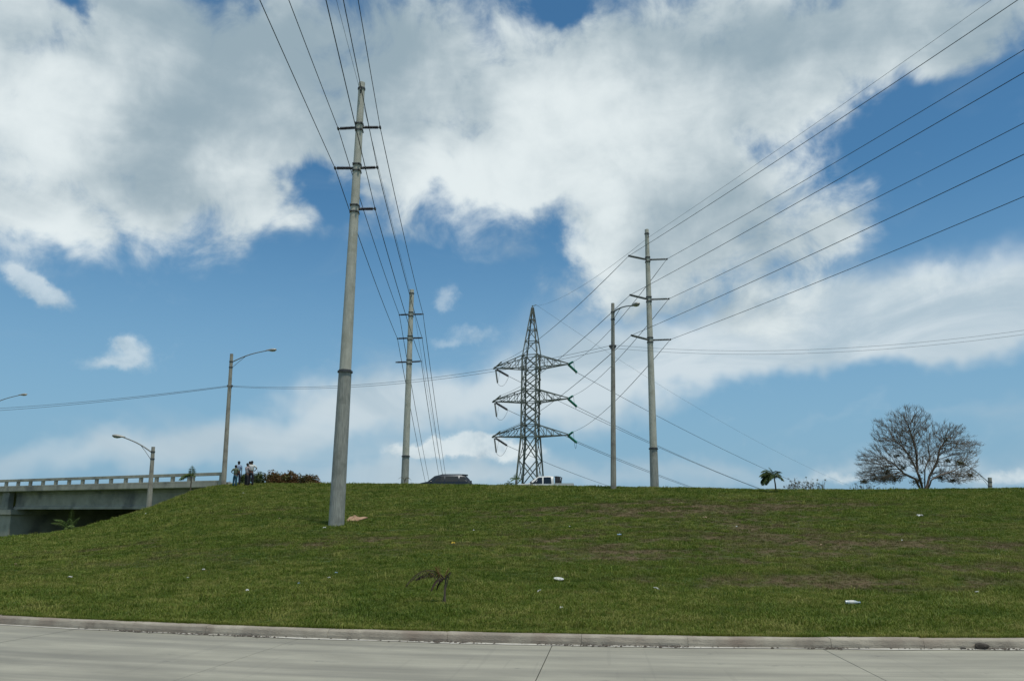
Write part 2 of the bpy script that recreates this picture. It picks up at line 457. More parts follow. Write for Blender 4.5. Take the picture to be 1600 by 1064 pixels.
CREST = [(-900, 838, 30), (-300, 842, 32), (0, 838, 36), (40, 835, 37.5), (80, 831, 39), (130, 822, 42), (180, 808, 46), (215, 797.5, 48.5), (240, 789, 50.5), (270, 777, 53), (300, 766, 56),
         (322, 759.5, 58), (345, 755.5, 59), (375, 754.2, 59), (430, 754, 58), (520, 754, 56.5), (640, 754.5, 54), (760, 756, 52), (900, 758, 48), (1022, 759.8, 47), (1200, 763.2, 45),
         (1350, 763.5, 43), (1500, 762.5, 42), (1600, 761, 41), (2200, 758, 39), (4000, 758, 38)]
_ca, _cY, _cz = [], [], []
for px, py, Y in CREST:
    p = at(px, py + 2.0, Y)
    _ca.append(p.x / p.y); _cY.append(Y); _cz.append(p.z)
_ca = np.array(_ca); _cY = np.array(_cY); _cz = np.array(_cz)
A_EDGE = at(352, 755, 59); A_EDGE = A_EDGE.x / A_EDGE.y

def sstep(x, a, b):
    t = np.clip((x - a) / (b - a), 0, 1)
    return t * t * (3 - 2 * t)

def y_start(a):
    Y = np.full_like(a, 11.0)
    for _ in range(12):
        Y = 0.5 * Y + 0.5 * (kerb_y(a * Y) + 0.17)
    return Y

def vnoise(x, y, seed=0):
    """cheap smooth value noise"""
    xi = np.floor(x).astype(int); yi = np.floor(y).astype(int)
    fx = x - xi; fy = y - yi
    fx = fx * fx * (3 - 2 * fx); fy = fy * fy * (3 - 2 * fy)
    def h(i, j):
        n = (i * 374761393 + j * 668265263 + seed * 1442695041) & 0x7fffffff
        n = ((n ^ (n >> 13)) * 1274126177) & 0x7fffffff
        return ((n ^ (n >> 16)) & 0xffff) / 65535.0
    return (h(xi, yi) * (1 - fx) + h(xi + 1, yi) * fx) * (1 - fy) + (h(xi, yi + 1) * (1 - fx) + h(xi + 1, yi + 1) * fx) * fy

def fbm(x, y, o=4, seed=0):
    s = 0; a = 0.5; t = 0
    for i in range(o):
        s = s + a * vnoise(x * 2 ** i, y * 2 ** i, seed + i * 17); t += a; a *= 0.5
    return s / t

def ground_z(x, y):
    """height of the verge and the bank; x, y numpy arrays, y > 0"""
    x = np.asarray(x, float); y = np.asarray(y, float)
    a = x / np.maximum(y, 0.5)
    Y0 = y_start(a)
    Yc = np.interp(a, _ca, _cY); zc = np.interp(a, _ca, _cz)
    t = (y - Y0) / (Yc - Y0)
    z0 = 0.095
    tt = np.clip(t, 0, 1)
    g = 0.12 * tt + 0.88 * tt ** 1.62
    z = z0 + (zc - z0) * g
    z = z - 0.10 * (zc - z0) * sstep(t, 0.90, 1.0) * sstep(a, A_EDGE - .1, A_EDGE + .1) * 0.0
    over = np.maximum(y - Yc, 0)
    # behind the crest: road platform, then falling land
    plat = zc - 0.30 * sstep(over, 0, 5) - 0.018 * np.maximum(over - 30, 0) - 0.05 * np.clip(over - 45, 0, 160)
    plat = np.maximum(plat, -9.0 - 0.001 * over)
    drop = np.maximum(zc - 0.55 * over, -4.2)
    drop = drop - 0.0
    w = sstep(a, A_EDGE - 0.004, A_EDGE + 0.004)
    z2 = plat * w + drop * (1 - w)
    z = np.where(t > 1, z2, z)
    # slight unevenness of the lawn
    und = (fbm(x * 0.22, y * 0.22, 3, 5) - 0.5) * 0.10 * sstep(t, 0.02, 0.2) * (1 - sstep(t, 0.75, 0.98))
    return z + und

def hit(px, py):
    d = ray(px, py)
    Ys = np.linspace(9.5, 62, 6000)
    X = EYE.x + d.x / d.y * Ys; Z = EYE.z + d.z / d.y * Ys
    G = ground_z(X, Ys)
    i = np.argmax(G >= Z) if (G >= Z).any() else len(Ys) - 1
    return Vector((X[i], Ys[i], G[i]))

def gz(x, y):
    return float(ground_z(np.array([x]), np.array([y]))[0])

# dry / bare patches of the lawn (real soil and straw, laid in world space)
DRY = [(1250, 850, 9, 8, .38), (1000, 800, 9, 7, .25), (500, 850, 7, 5, .22), (150, 880, 5, 3, .22), (1050, 868, 2.6, 1.4, .8), (1150, 835, 3.5, 2.2, .7), (1250, 905, 2.2, .9, .9), (1130, 912, 1.3, .8, .8), (1330, 870, 2.5, 1.8, .7), (1400, 915, 1.7, .8, .8), (1240, 850, 3.0, 2.0, .6),
       (1480, 890, 1.6, 1.0, .7), (1000, 800, 5.0, 4.0, .65), (1120, 790, 5.0, 4.0, .7), (1250, 790, 4.0, 3.0, .5), (900, 850, 2.2, 1.6, .5), (560, 845, 2.0, 1.6, .45), (400, 800, 3.5, 3.0, .45),
       (230, 850, 2.4, 1.5, .4), (90, 868, 2.0, 1.2, .4), (700, 800, 4.0, 3.0, .3), (60, 950, .8, .35, .4), (330, 955, .9, .3, .4), (1580, 850, 1.5, 1.5, .5), (1500, 810, 2.5, 2.5, .4)]
_dry = [(hit(px, py), rx, ry, w) for px, py, rx, ry, w in DRY]
def dryness(x, y):
    s = np.zeros_like(x)
    for p, rx, ry, w in _dry:
        s = s + w * np.exp(-(((x - p.x) / rx) ** 2 + ((y - p.y) / ry) ** 2))
    n = fbm(x * 0.9, y * 1.1, 4, 3)
    n2 = fbm(x * 3.1, y * 2.2, 3, 8)
    return np.clip((s * 0.52 + (n - 0.5) * 1.8 + (n2 - 0.5) * 1.5), 0, 1) * np.clip(s * 2.0, 0.14, 1)

def grid_mesh(name, X, Y, Z, mat_, attrs=None, **kw):
    nr, nc = X.shape
    me = bpy.data.meshes.new(name)
    co = np.stack([X, Y, Z], -1).reshape(-1, 3)
    idx = np.arange(nr * nc).reshape(nr, nc)
    q = np.stack([idx[:-1, :-1], idx[:-1, 1:], idx[1:, 1:], idx[1:, :-1]], -1).reshape(-1, 4)
    me.vertices.add(len(co)); me.vertices.foreach_set('co', co.ravel())
    me.loops.add(q.size); me.loops.foreach_set('vertex_index', q.ravel().astype(np.int32))
    me.polygons.add(len(q)); me.polygons.foreach_set('loop_start', (np.arange(len(q)) * 4).astype(np.int32))
    me.update(calc_edges=True)
    me.materials.append(mat_)
    for k, v in (attrs or {}).items():
        at_ = me.attributes.new(k, 'FLOAT', 'POINT'); at_.data.foreach_set('value', v.ravel().astype(np.float32))
    me.shade_smooth()
    o = bpy.data.objects.new(name, me); COL.objects.link(o)
    return tag(o, **kw)

# soil and thatch under the blades
def ground_mat():
    m = bpy.data.materials.new('lawn_soil'); m.use_nodes = True
    nt = m.node_tree; N = nt.nodes; L = nt.links
    b = N['Principled BSDF']; b.inputs['Roughness'].default_value = 0.95; b.inputs['Specular IOR Level'].default_value = 0.2
    tcn = N.new('ShaderNodeTexCoord')
    def noise(s, d=6, st=(1, 1, 1)):
        mp = N.new('ShaderNodeMapping'); mp.inputs['Scale'].default_value = st; L.new(tcn.outputs['Object'], mp.inputs[0])
        n = N.new('ShaderNodeTexNoise'); n.inputs['Scale'].default_value = s; n.inputs['Detail'].default_value = d
        n.inputs['Roughness'].default_value = 0.65
        L.new(mp.outputs[0], n.inputs['Vector']); return n.outputs[0]
    def ramp(v, cols, lo=0.3, hi=0.7):
        r = N.new('ShaderNodeValToRGB'); e = r.color_ramp.elements
        e[0].position = lo; e[0].color = (*cols[0], 1); e[1].position = hi; e[1].color = (*cols[-1], 1)
        for i, c in enumerate(cols[1:-1]):
            x = e.new(lo + (hi - lo) * (i + 1) / (len(cols) - 1)); x.color = (*c, 1)
        L.new(v, r.inputs[0]); return r.outputs[0]
    green = ramp(noise(3.0, 8), [(0.026, 0.050, 0.007), (0.046, 0.080, 0.011), (0.070, 0.092, 0.018)], 0.36, 0.64)
    soil = ramp(noise(5.0, 8), [(0.078, 0.062, 0.030), (0.115, 0.080, 0.044), (0.085, 0.082, 0.026)], 0.35, 0.65)
    at_ = N.new('ShaderNodeAttribute'); at_.attribute_name = 'dry'
    mx = N.new('ShaderNodeMix'); mx.data_type = 'RGBA'
    L.new(at_.outputs['Fac'], mx.inputs[0]); L.new(green, mx.inputs[6]); L.new(soil, mx.inputs[7])
    L.new(mx.outputs[2], b.inputs['Base Color'])
    bp = N.new('ShaderNodeBump'); bp.inputs['Strength'].default_value = 0.8; bp.inputs['Distance'].default_value = 0.05
    L.new(noise(22.0, 6), bp.inputs['Height']); L.new(bp.outputs[0], b.inputs['Normal'])
    return m
M_GROUND = ground_mat()

aa = np.concatenate([np.linspace(-3.2, -0.8, 30)[:-1], np.linspace(-0.8, A_EDGE - 0.01, 110)[:-1], np.linspace(A_EDGE - 0.01, A_EDGE + 0.01, 10)[:-1], np.linspace(A_EDGE + 0.01, 0.8, 150)[:-1], np.linspace(0.8, 3.2, 30)])
tt = np.concatenate([np.linspace(0, 0.85, 90)[:-1], np.linspace(0.85, 1.0, 24)])
over = np.array([0.3, 0.8, 1.5, 2.5, 4, 6, 9, 12, 16, 22, 30, 40, 60, 90, 130, 180, 300, 600, 1200, 2500])
Y0a = y_start(aa); Yca = np.interp(aa, _ca, _cY)
YY = np.concatenate([Y0a[None] + (Yca - Y0a)[None] * tt[:, None], Yca[None] + over[:, None]], 0)
XX = YY * aa[None]
ZZ = ground_z(XX, YY)
ZZ[0] = 0.06
grid_mesh('ground', XX, YY, ZZ, M_GROUND, {'dry': dryness(XX, YY)}, kind='structure')
# the verge on the near side of the road, behind the camera
xs = np.concatenate([[-1500, -300], np.linspace(-80, 80, 41), [300, 1500]])
near = np.array([-14.0, -16.0, -30.0, -200.0, -1500.0])
Xn = np.tile(xs, (len(near), 1)); Yn = np.tile(near[:, None], (1, len(xs))); Yn = Yn + np.clip(kerb_y(Xn), -50, 60) * np.array([1, 1, .8, .1, 0])[:, None]
grid_mesh('ground', Xn[::-1], Yn[::-1], np.full_like(Xn, 0.12), M_GROUND, {'dry': dryness(Xn, Yn) * 0 + .2}, kind='structure')

# ---------------------------------------------------------------- road
def road_mat():
    m = bpy.data.materials.new('road_concrete'); m.use_nodes = True
    nt = m.node_tree; N = nt.nodes; L = nt.links
    b = N['Principled BSDF']; b.inputs['Roughness'].default_value = 0.85; b.inputs['Specular IOR Level'].default_value = 0.3
    uv = N.new('ShaderNodeUVMap'); uv.uv_map = 'UVMap'
    def noise(s, d, st, r=0.6):
        mp = N.new('ShaderNodeMapping'); mp.inputs['Scale'].default_value = st; L.new(uv.outputs[0], mp.inputs[0])
        n = N.new('ShaderNodeTexNoise'); n.noise_dimensions = '2D'; n.inputs['Scale'].default_value = s; n.inputs['Detail'].default_value = d; n.inputs['Roughness'].default_value = r
        L.new(mp.outputs[0], n.inputs['Vector']); return n.outputs[0]
    def mrg(v, lo, hi, a=0.0, c=1.0):
        r = N.new('ShaderNodeMapRange'); r.inputs[1].default_value = lo; r.inputs[2].default_value = hi; r.inputs[3].default_value = a; r.inputs[4].default_value = c
        L.new(v, r.inputs[0]); return r.outputs[0]
    def mix(f, a, c, bt='MIX'):
        x = N.new('ShaderNodeMix'); x.data_type = 'RGBA'; x.blend_type = bt
        if isinstance(f, float): x.inputs[0].default_value = f
        else: L.new(f, x.inputs[0])
        for s, v in ((x.inputs[6], a), (x.inputs[7], c)):
            if isinstance(v, tuple): s.default_value = (*v, 1)
            else: L.new(v, s)
        return x.outputs[2]
    base = mix(mrg(noise(1.0, 8, (0.5, 1.6, 1)), 0.35, 0.65), (0.330, 0.320, 0.262), (0.245, 0.238, 0.196))
    # tyre tracks: bands along the road worn and stained darker
    base = mix(mrg(noise(1.0, 4, (0.05, 1.9, 1), 0.5), 0.46, 0.68, 0, 0.75), base, (0.150, 0.147, 0.128))
    base = mix(mrg(noise(1.0, 5, (0.35, 14.0, 1), 0.6), 0.5, 0.75, 0, 0.35), base, (0.17, 0.165, 0.15))
    # fine aggregate speckle
    base = mix(mrg(noise(160.0, 3, (1, 1, 1)), 0.52, 0.72, 0, 0.35), base, (0.13, 0.13, 0.12))
    # hairline scuffs dragged across the lane
    base = mix(mrg(noise(1.0, 2, (9.0, 0.35, 1), 0.4), 0.700, 0.72, 0, 0.14), base, (0.15, 0.145, 0.13))
    # spilled spots
    base = mix(mrg(noise(2.3, 6, (0.6, 1.4, 1), 0.7), 0.66, 0.74, 0, 0.7), base, (0.10, 0.10, 0.095))
    L.new(base, b.inputs['Base Color'])
    bp = N.new('ShaderNodeBump'); bp.inputs['Strength'].default_value = 0.25; bp.inputs['Distance'].default_value = 0.004
    L.new(noise(90.0, 4, (1, 0.35, 1)), bp.inputs['Height']); L.new(bp.outputs[0], b.inputs['Normal'])
    return m
M_ROAD = road_mat()
M_JOINT = mat('joint_filler', (0.05, 0.05, 0.046), (0.08, 0.078, 0.07), 8, 0.95)

road = empty('road', (0, 0, 0), kind='structure')
def road_patch(name, x0, x1, w0, w1, z, matx, parent, nx=8, skew=0.0, thick=0.0):
    mb = MB(); uvs = []
    xs_ = np.linspace(x0, x1, nx + 1)
    top = []
    for w in (w0, w1):
        for x in xs_:
            # across the road: straight towards the near side, square to the kerb
            sl = float((kerb_y(x + .01) - kerb_y(x - .01)) / .02)
            n = Vector((sl, -1)).normalized()
            p = Vector((x, float(kerb_y(x)))) + n * w
            top.append((p.x, p.y, z)); uvs.append((x, -w))
    n1 = nx + 1
    ff = [(i, i + 1 + 0, n1 + i + 1, n1 + i) for i in range(nx)]
    ff = [(f[0], f[3], f[2], f[1]) for f in ff]
    mb.add(top, ff)
    if thick:
        low = [(p[0], p[1], p[2] - thick) for p in top]
        b = len(mb.v); mb.v.extend(low)
        ring = list(range(n1)) + list(range(2 * n1 - 1, n1 - 1, -1))
        for i in range(len(ring)):
            a_, c_ = ring[i], ring[(i + 1) % len(ring)]
            mb.f.append((a_, c_, b + c_, b + a_)); mb.m.append(0)
    o = mb.build(name, matx, parent)
    me = o.data
    ul = me.uv_layers.new(name='UVMap')
    full = uvs + uvs
    for l in me.loops: ul.data[l.index].uv = full[l.vertex_index]
    return o
road_patch('road_bed', -60, 60, -0.02, 14.0, -0.030, M_JOINT, road, nx=60)
# joints between the cast slabs, where the photograph shows them
jx = []
for px, py in ((115, 984), (469, 998), (864, 1009), (1283, 1012)):
    d_ = ray(px, py); s_ = -EYE.z / d_.z; jx.append(d_.x * s_)
step = (jx[-1] - jx[0]) / 3
for k in range(1, 9):
    jx.append(jx[3] + step * k); jx.insert(0, jx[0] - step)
    if len(jx) > 60: break
jx.sort()
for row, (w0, w1) in enumerate(((0.0, 3.6), (3.614, 7.2), (7.214, 10.8))):
    for i in range(len(jx) - 1):
        road_patch('road_slab', jx[i] + .0045, jx[i + 1] - .0045, w0 + .004, w1, random.uniform(-.0015, .0015), M_ROAD, road, nx=8, thick=0.028)

# kerb of cast pieces, with a pale gutter line at its foot
kerb = empty('kerb', (0, 0, 0), kind='structure')
def kerb_piece(x0, x1, n=6):
    mb = MB()
    prof = [(0.0, -0.03), (0.0, 0.04), (0.010, 0.085), (0.020, 0.100), (0.040, 0.107), (0.145, 0.109), (0.16, 0.103), (0.162, -0.03)]
    dz = random.uniform(-.004, .004)
    vv = []
    for i in range(n + 1):
        x = x0 + (x1 - x0) * i / n
        sl = float((kerb_y(x + .01) - kerb_y(x - .01)) / .02)
        nn = Vector((-sl, 1)).normalized()
        for (w, z) in prof:
            p = Vector((x, float(kerb_y(x)))) + nn * (w + random.uniform(-.002, .002))
            vv.append((p.x, p.y, z + dz + random.uniform(-.0025, .0025)))
    m_ = len(prof); ff = []
    for i in range(n):
        for k in range(m_ - 1):
            ff.append((i * m_ + k, i * m_ + k + 1, (i + 1) * m_ + k + 1, (i + 1) * m_ + k))
    ff = [tuple(reversed(f)) for f in ff]
    ff.append(tuple(range(m_))); ff.append(tuple(n * m_ + k for k in reversed(range(m_))))
    mb.add(vv, ff)
    mb.build('kerb_stone', M_KERB, kerb)
kx = []
for px in (83, 145, 297, 508, 700, 905, 1062, 1270, 1405):
    d_ = ray(px, 1000); s_ = -EYE.z / d_.z; kx.append(d_.x * s_)
kx = [kx[0] - 1.7 * k for k in range(18, 0, -1)] + kx + [kx[-1] + 1.9 * k for k in range(1, 18)]
for i in range(len(kx) - 1): kerb_piece(kx[i] + .002, kx[i + 1] - .002)
M_GUTTER = mat('gutter_mortar', (0.48, 0.47, 0.43), (0.30, 0.29, 0.26), 7, 0.9, lo=0.42, hi=0.7)
gmb = MB(); vv = []
xs_ = np.arange(-30, 30, 0.12)
for x in xs_:
    w = 0.085 + 0.06 * (fbm(np.array([x * 1.3]), np.array([0.0]), 3, 9)[0] - 0.5) * 2
    w = max(w, 0.02)
    y = float(kerb_y(x)); vv += [(x, y + .004, 0.0055), (x, y - w, 0.0055)]
gmb.add(vv, [(2 * i, 2 * i + 1, 2 * i + 3, 2 * i + 2) for i in range(len(xs_) - 1)])
gmb.build('gutter_line', M_GUTTER, kerb)
# silt and leaf litter lying in the gutter
M_SILT = mat('gutter_silt', (0.05, 0.042, 0.035), (0.09, 0.075, 0.06), 20, 0.95)
smb = MB()
for _ in range(700):
    px = random.choice([random.gauss(690, 30), random.gauss(930, 30), random.gauss(1040, 18), random.gauss(1275, 16), random.gauss(145, 25), random.gauss(260, 25), random.gauss(360, 18), random.uniform(0, 1600), random.uniform(0, 1600), random.gauss(1530, 25)])
    d_ = ray(px, 1005); s_ = -EYE.z / d_.z; x = d_.x * s_
    y = float(kerb_y(x)) - abs(random.gauss(0, 0.045)) - .004
    r_ = random.uniform(.004, .016)
    z = 0.006
    vv = [(x + r_ * random.uniform(.8, 1.8) * cos(q), y + r_ * sin(q), z) for q in (0.1, 1.4, 2.6, 3.9, 5.1)]
    smb.add(vv + [(x, y, z + r_ * .8)], [(i, (i + 1) % 5, 5) for i in range(5)])
smb.build('silt', M_SILT, None, label='dark silt and crumbs lying along the foot of the kerb', cat='silt', kind='stuff')

# ---------------------------------------------------------------- grass
def grass_blades():
    m = bpy.data.materials.new('grass_blades'); m.use_nodes = True
    nt = m.node_tree; N = nt.nodes; L = nt.links
    b = N['Principled BSDF']; b.inputs['Roughness'].default_value = 0.55; b.inputs['Specular IOR Level'].default_value = 0.25
    at_ = N.new('ShaderNodeAttribute'); at_.attribute_type = 'INSTANCER'; at_.attribute_name = 'tint'
    dr = N.new('ShaderNodeAttribute'); dr.attribute_type = 'INSTANCER'; dr.attribute_name = 'dry'
    g = N.new('ShaderNodeNewGeometry')
    ad = N.new('ShaderNodeMath'); ad.operation = 'MULTIPLY_ADD'; ad.inputs[1].default_value = 0.3
    L.new(g.outputs['Random Per Island'], ad.inputs[0]); L.new(at_.outputs['Fac'], ad.inputs[2])
    r = N.new('ShaderNodeValToRGB'); e = r.color_ramp.elements
    e[0].position = 0.0; e[0].color = (0.058, 0.098, 0.012, 1); e[1].position = 1.0; e[1].color = (0.255, 0.258, 0.065, 1)
    for p, c in ((0.30, (0.086, 0.140, 0.014)), (0.6, (0.128, 0.180, 0.020)), (0.82, (0.175, 0.205, 0.032))):
        x = e.new(p); x.color = (*c, 1)
    L.new(ad.outputs[0], r.inputs[0])
    r2 = N.new('ShaderNodeValToRGB'); e = r2.color_ramp.elements
    e[0].color = (0.085, 0.088, 0.024, 1); e[1].color = (0.165, 0.125, 0.066, 1)
    L.new(ad.outputs[0], r2.inputs[0])
    mx = N.new('ShaderNodeMix'); mx.data_type = 'RGBA'
    L.new(dr.outputs['Fac'], mx.inputs[0]); L.new(r.outputs[0], mx.inputs[6]); L.new(r2.outputs[0], mx.inputs[7])
    L.new(mx.outputs[2], b.inputs['Base Color'])
    tr = N.new('ShaderNodeBsdfTranslucent'); L.new(mx.outputs[2], tr.inputs['Color'])
    ms = N.new('ShaderNodeMixShader'); ms.inputs[0].default_value = 0.3
    L.new(b.outputs[0], ms.inputs[1]); L.new(tr.outputs[0], ms.inputs[2]); L.new(ms.outputs[0], N['Material Output'].inputs[0])
    return m
M_GRASS = grass_blades()

def tuft(nb, spread, h, w, seed):
    rr = random.Random(seed); vv = []; ff = []
    for _ in range(nb):
        a0 = rr.uniform(0, 2 * pi); d0 = spread * sqrt(rr.random())
        bx, by = d0 * cos(a0), d0 * sin(a0)
        az_ = rr.uniform(0, 2 * pi); lean = rr.uniform(.1, .75); hh = h * rr.uniform(.5, 1.15)
        sx, sy = -sin(az_) * w / 2, cos(az_) * w / 2
        dx, dy = cos(az_), sin(az_)
        p1 = (bx + dx * hh * lean * .35, by + dy * hh * lean * .35, hh * .6)
        p2 = (bx + dx * hh * lean, by + dy * hh * lean, hh * rr.uniform(.8, 1))
        b = len(vv)
        vv += [(bx - sx, by - sy, -.01), (bx + sx, by + sy, -.01), (p1[0] + sx * .8, p1[1] + sy * .8, p1[2]), (p1[0] - sx * .8, p1[1] - sy * .8, p1[2]), p2]
        ff += [(b, b + 1, b + 2, b + 3), (b + 3, b + 2, b + 4)]
    return vv, ff

_pf = hit(525, 817); _sf = hit(695.5, 943)
def scatter_points():
    P = []
    bands = [(10.0, 14.0, 420), (14.0, 20.0, 250), (20, 28, 130), (28, 40, 75), (40, 62, 42)]
    for y0, y1, dens in bands:
        amin, amax = -0.74, 0.74
        area = (amax - amin) * (y1 * y1 - y0 * y0) / 2
        n = int(area * dens)
        y = np.sqrt(rng.uniform(y0 * y0, y1 * y1, n)); a = rng.uniform(amin, amax, n)
        x = a * y
        Yc = np.interp(a, _ca, _cY); Y0 = y_start(a)
        ok = (y > Y0 + 0.02) & (y < Yc + 2.5)
        x, y = x[ok], y[ok]
        P.append(np.stack([x, y], 1))
    # a denser fringe leaning over the kerb
    n = 9000
    x = rng.uniform(-11, 10, n); y = kerb_y(x) + 0.175 + rng.exponential(0.05, n)
    P.append(np.stack([x, y], 1))
    P = np.concatenate(P)
    x, y = P[:, 0], P[:, 1]
    z = ground_z(x, y)
    d = dryness(x, y)
    keep = rng.random(len(x)) > d * 0.45
    x, y, z, d = x[keep], y[keep], z[keep], d[keep]
    tint = np.clip((fbm(x * 0.9, y * 0.9, 4, 21) - .5) * 0.75 + .43 + (fbm(x * 4, y * 4, 2, 71) - .5) * .5 + (fbm(x * .12, y * .12, 2, 33) - .5) * .3 + rng.normal(0, .22, len(x)), 0, 1)
    near_ = 1 - sstep(y, 11, 26)
    far_ = sstep(y, 18, 50)
    clump = fbm(x * 1.7, y * 1.7, 3, 51)
    scale = (0.46 + 0.78 * clump) * rng.uniform(.7, 1.25, len(x)) * (1 - 0.45 * d) * (1 + 0.55 * far_)
    tall = rng.random(len(x)) < .02
    scale = np.where(tall, scale * rng.uniform(1.4, 2.1, len(x)), scale)
    ringd = np.hypot(x - _pf.x, y - _pf.y) / .42
    scale = scale * np.where(ringd < 1, 1.6, 1.0)
    scale = scale * (0.75 + 0.25 * np.clip((y - kerb_y(x) - .17) / .6, 0, 1))
    return x, y, z, scale, tint, np.clip(d * 1.1 + rng.normal(0, .12, len(x)), 0, 1)

gx, gy, gzz, gs, gt, gd = scatter_points()
npnt = len(gx)
tv, tf, tvar = [], [], []
for vi in range(4):
    v_, f_ = tuft(15, 0.075, 0.075, 0.0075, 100 + vi) if vi < 2 else tuft(16, 0.12, 0.07, 0.012, 100 + vi)
    b = len(tv); tv += v_; tf += [tuple(b + i for i in f) for f in f_]; tvar += [vi] * len(v_)
var = np.where(rng.random(npnt) < sstep(gy, 16, 30), 2, 0) + rng.integers(0, 2, npnt)
me = bpy.data.meshes.new('grass')
allv = [tuple(p) for p in tv] + list(map(tuple, np.stack([gx, gy, gzz], 1)))
me.from_pydata(allv, [], tf)
me.materials.append(M_GRASS)
nt_ = len(tv)
def addattr(name, typ, vals):
    a_ = me.attributes.new(name, typ, 'POINT')
    a_.data.foreach_set('value', vals)
addattr('kindof', 'INT', np.concatenate([np.array(tvar), np.full(npnt, 9)]).astype(np.int32))
addattr('vari', 'INT', np.concatenate([np.zeros(nt_), var]).astype(np.int32))
addattr('scl', 'FLOAT', np.concatenate([np.ones(nt_), gs]).astype(np.float32))
addattr('tint', 'FLOAT', np.concatenate([np.zeros(nt_), gt]).astype(np.float32))
addattr('dry', 'FLOAT', np.concatenate([np.zeros(nt_), gd]).astype(np.float32))
addattr('spin', 'FLOAT', np.concatenate([np.zeros(nt_), rng.uniform(0, 2 * pi, npnt)]).astype(np.float32))
grass = bpy.data.objects.new('grass', me); COL.objects.link(grass)
tag(grass, 'short green grass with dry brown patches covering the whole bank', 'grass', kind='stuff')
ng = bpy.data.node_groups.new('grass_scatter', 'GeometryNodeTree')
ng.interface.new_socket('Geometry', in_out='INPUT', socket_type='NodeSocketGeometry')
ng.interface.new_socket('Geometry', in_out='OUTPUT', socket_type='NodeSocketGeometry')
GN = ng.nodes; GL = ng.links
gi = GN.new('NodeGroupInput'); go = GN.new('NodeGroupOutput')
def named(n, t):
    x = GN.new('GeometryNodeInputNamedAttribute'); x.data_type = t; x.inputs['Name'].default_value = n
    return x.outputs['Attribute']
kd = named('kindof', 'INT')
join = GN.new('GeometryNodeGeometryToInstance')
seps = []
for vi in range(4):
    cmpn = GN.new('FunctionNodeCompare'); cmpn.data_type = 'INT'; cmpn.operation = 'EQUAL'
    GL.new(kd, cmpn.inputs[2]); cmpn.inputs[3].default_value = vi
    sp = GN.new('GeometryNodeSeparateGeometry'); sp.domain = 'POINT'
    GL.new(gi.outputs[0], sp.inputs[0]); GL.new(cmpn.outputs[0], sp.inputs[1])
    seps.append(sp)
for sp in reversed(seps):
    GL.new(sp.outputs[0], join.inputs[0])
cmpn = GN.new('FunctionNodeCompare'); cmpn.data_type = 'INT'; cmpn.operation = 'EQUAL'
GL.new(kd, cmpn.inputs[2]); cmpn.inputs[3].default_value = 9
sp = GN.new('GeometryNodeSeparateGeometry'); sp.domain = 'POINT'
GL.new(gi.outputs[0], sp.inputs[0]); GL.new(cmpn.outputs[0], sp.inputs[1])
ip = GN.new('GeometryNodeInstanceOnPoints')
GL.new(sp.outputs[0], ip.inputs['Points']); GL.new(join.outputs[0], ip.inputs['Instance'])
ip.inputs['Pick Instance'].default_value = True
GL.new(named('vari', 'INT'), ip.inputs['Instance Index'])
cx = GN.new('ShaderNodeCombineXYZ'); GL.new(named('spin', 'FLOAT'), cx.inputs[2])
GL.new(cx.outputs[0], ip.inputs['Rotation'])
GL.new(named('scl', 'FLOAT'), ip.inputs['Scale'])
GL.new(ip.outputs[0], go.inputs[0])
md = grass.modifiers.new('scatter', 'NODES'); md.node_group = ng

# ================================================================ bridge
DB = Vector((-0.87, 0.493, 0)).normalized()       # along the overpass, away to the left
NB = Vector((-DB.y, DB.x, 0)) * -1                # across it, away from the camera
if NB.y < 0: NB = -NB
B0 = Vector((-22.2, 62.0, 0))
def bp(s, w, z): return B0 + DB * s + NB * w + Vector((0, 0, z))
RB = Matrix(((DB.x, NB.x, 0), (DB.y, NB.y, 0), (0, 0, 1)))
BW = 19.0; SL = 62.0
bridge = empty('overpass_bridge', bp(0, 0, 0), 'grey concrete road overpass with an open post and rail parapet at the left edge', 'bridge')
BO = tuple(bp(0, 0, 0))
def bbox(name, s0, s1, w0, w1, z0, z1, m=M_BRIDGE, bevel=0.0, parent=None):
    mb = MB(); mb.box(bp((s0 + s1) / 2, (w0 + w1) / 2, (z0 + z1) / 2), (abs(s1 - s0), abs(w1 - w0), abs(z1 - z0)), RB)
    return mb.build(name, m, parent or bridge, org=BO, bevel=bevel)
def bprof(name, s0, s1, prof, m):
    mb = MB(); n = len(prof)
    vv = [bp(s0, w, z) for w, z in prof] + [bp(s1, w, z) for w, z in prof]
    ff = [(i, (i + 1) % n, n + (i + 1) % n, n + i) for i in range(n)] + [tuple(range(n - 1, -1, -1)), tuple(range(n, 2 * n))]
    mb.add(vv, ff); return mb.build(name, m, bridge, org=BO)
# deck with its overhanging edge and drip nose
bprof('deck', 0.6, SL, [(0, 3.80), (0, 3.47), (0.05, 3.42), (0.9, 3.38), (BW - .9, 3.38), (BW, 3.47), (BW, 3.80)], M_BRIDGE)
# parapet: kerb beam, posts, top rail
for w0 in (0.02,):
    ja = [-0.02, 10.1, 20.0, 29.8, 39.9, 50.0, SL]
    for a_, b_ in zip(ja[:-1], ja[1:]):
        bbox('parapet_kerb', a_, b_ - .025, w0, w0 + .32, 3.803, 3.95, bevel=.02)
        bbox('top_rail', a_ - .02, b_ - .045, w0 + .02, w0 + .28, 4.32, 4.56, bevel=.02)
    s = 0.05; k = 0
    while s < SL - 1:
        wd = .42 if k == 0 else .27
        bbox('rail_post', s, s + wd, w0 + .045, w0 + .255, 3.952, 4.318)
        s += (3.4 if k == 0 else (.42 if k == 1 else 1.98)); k += 1
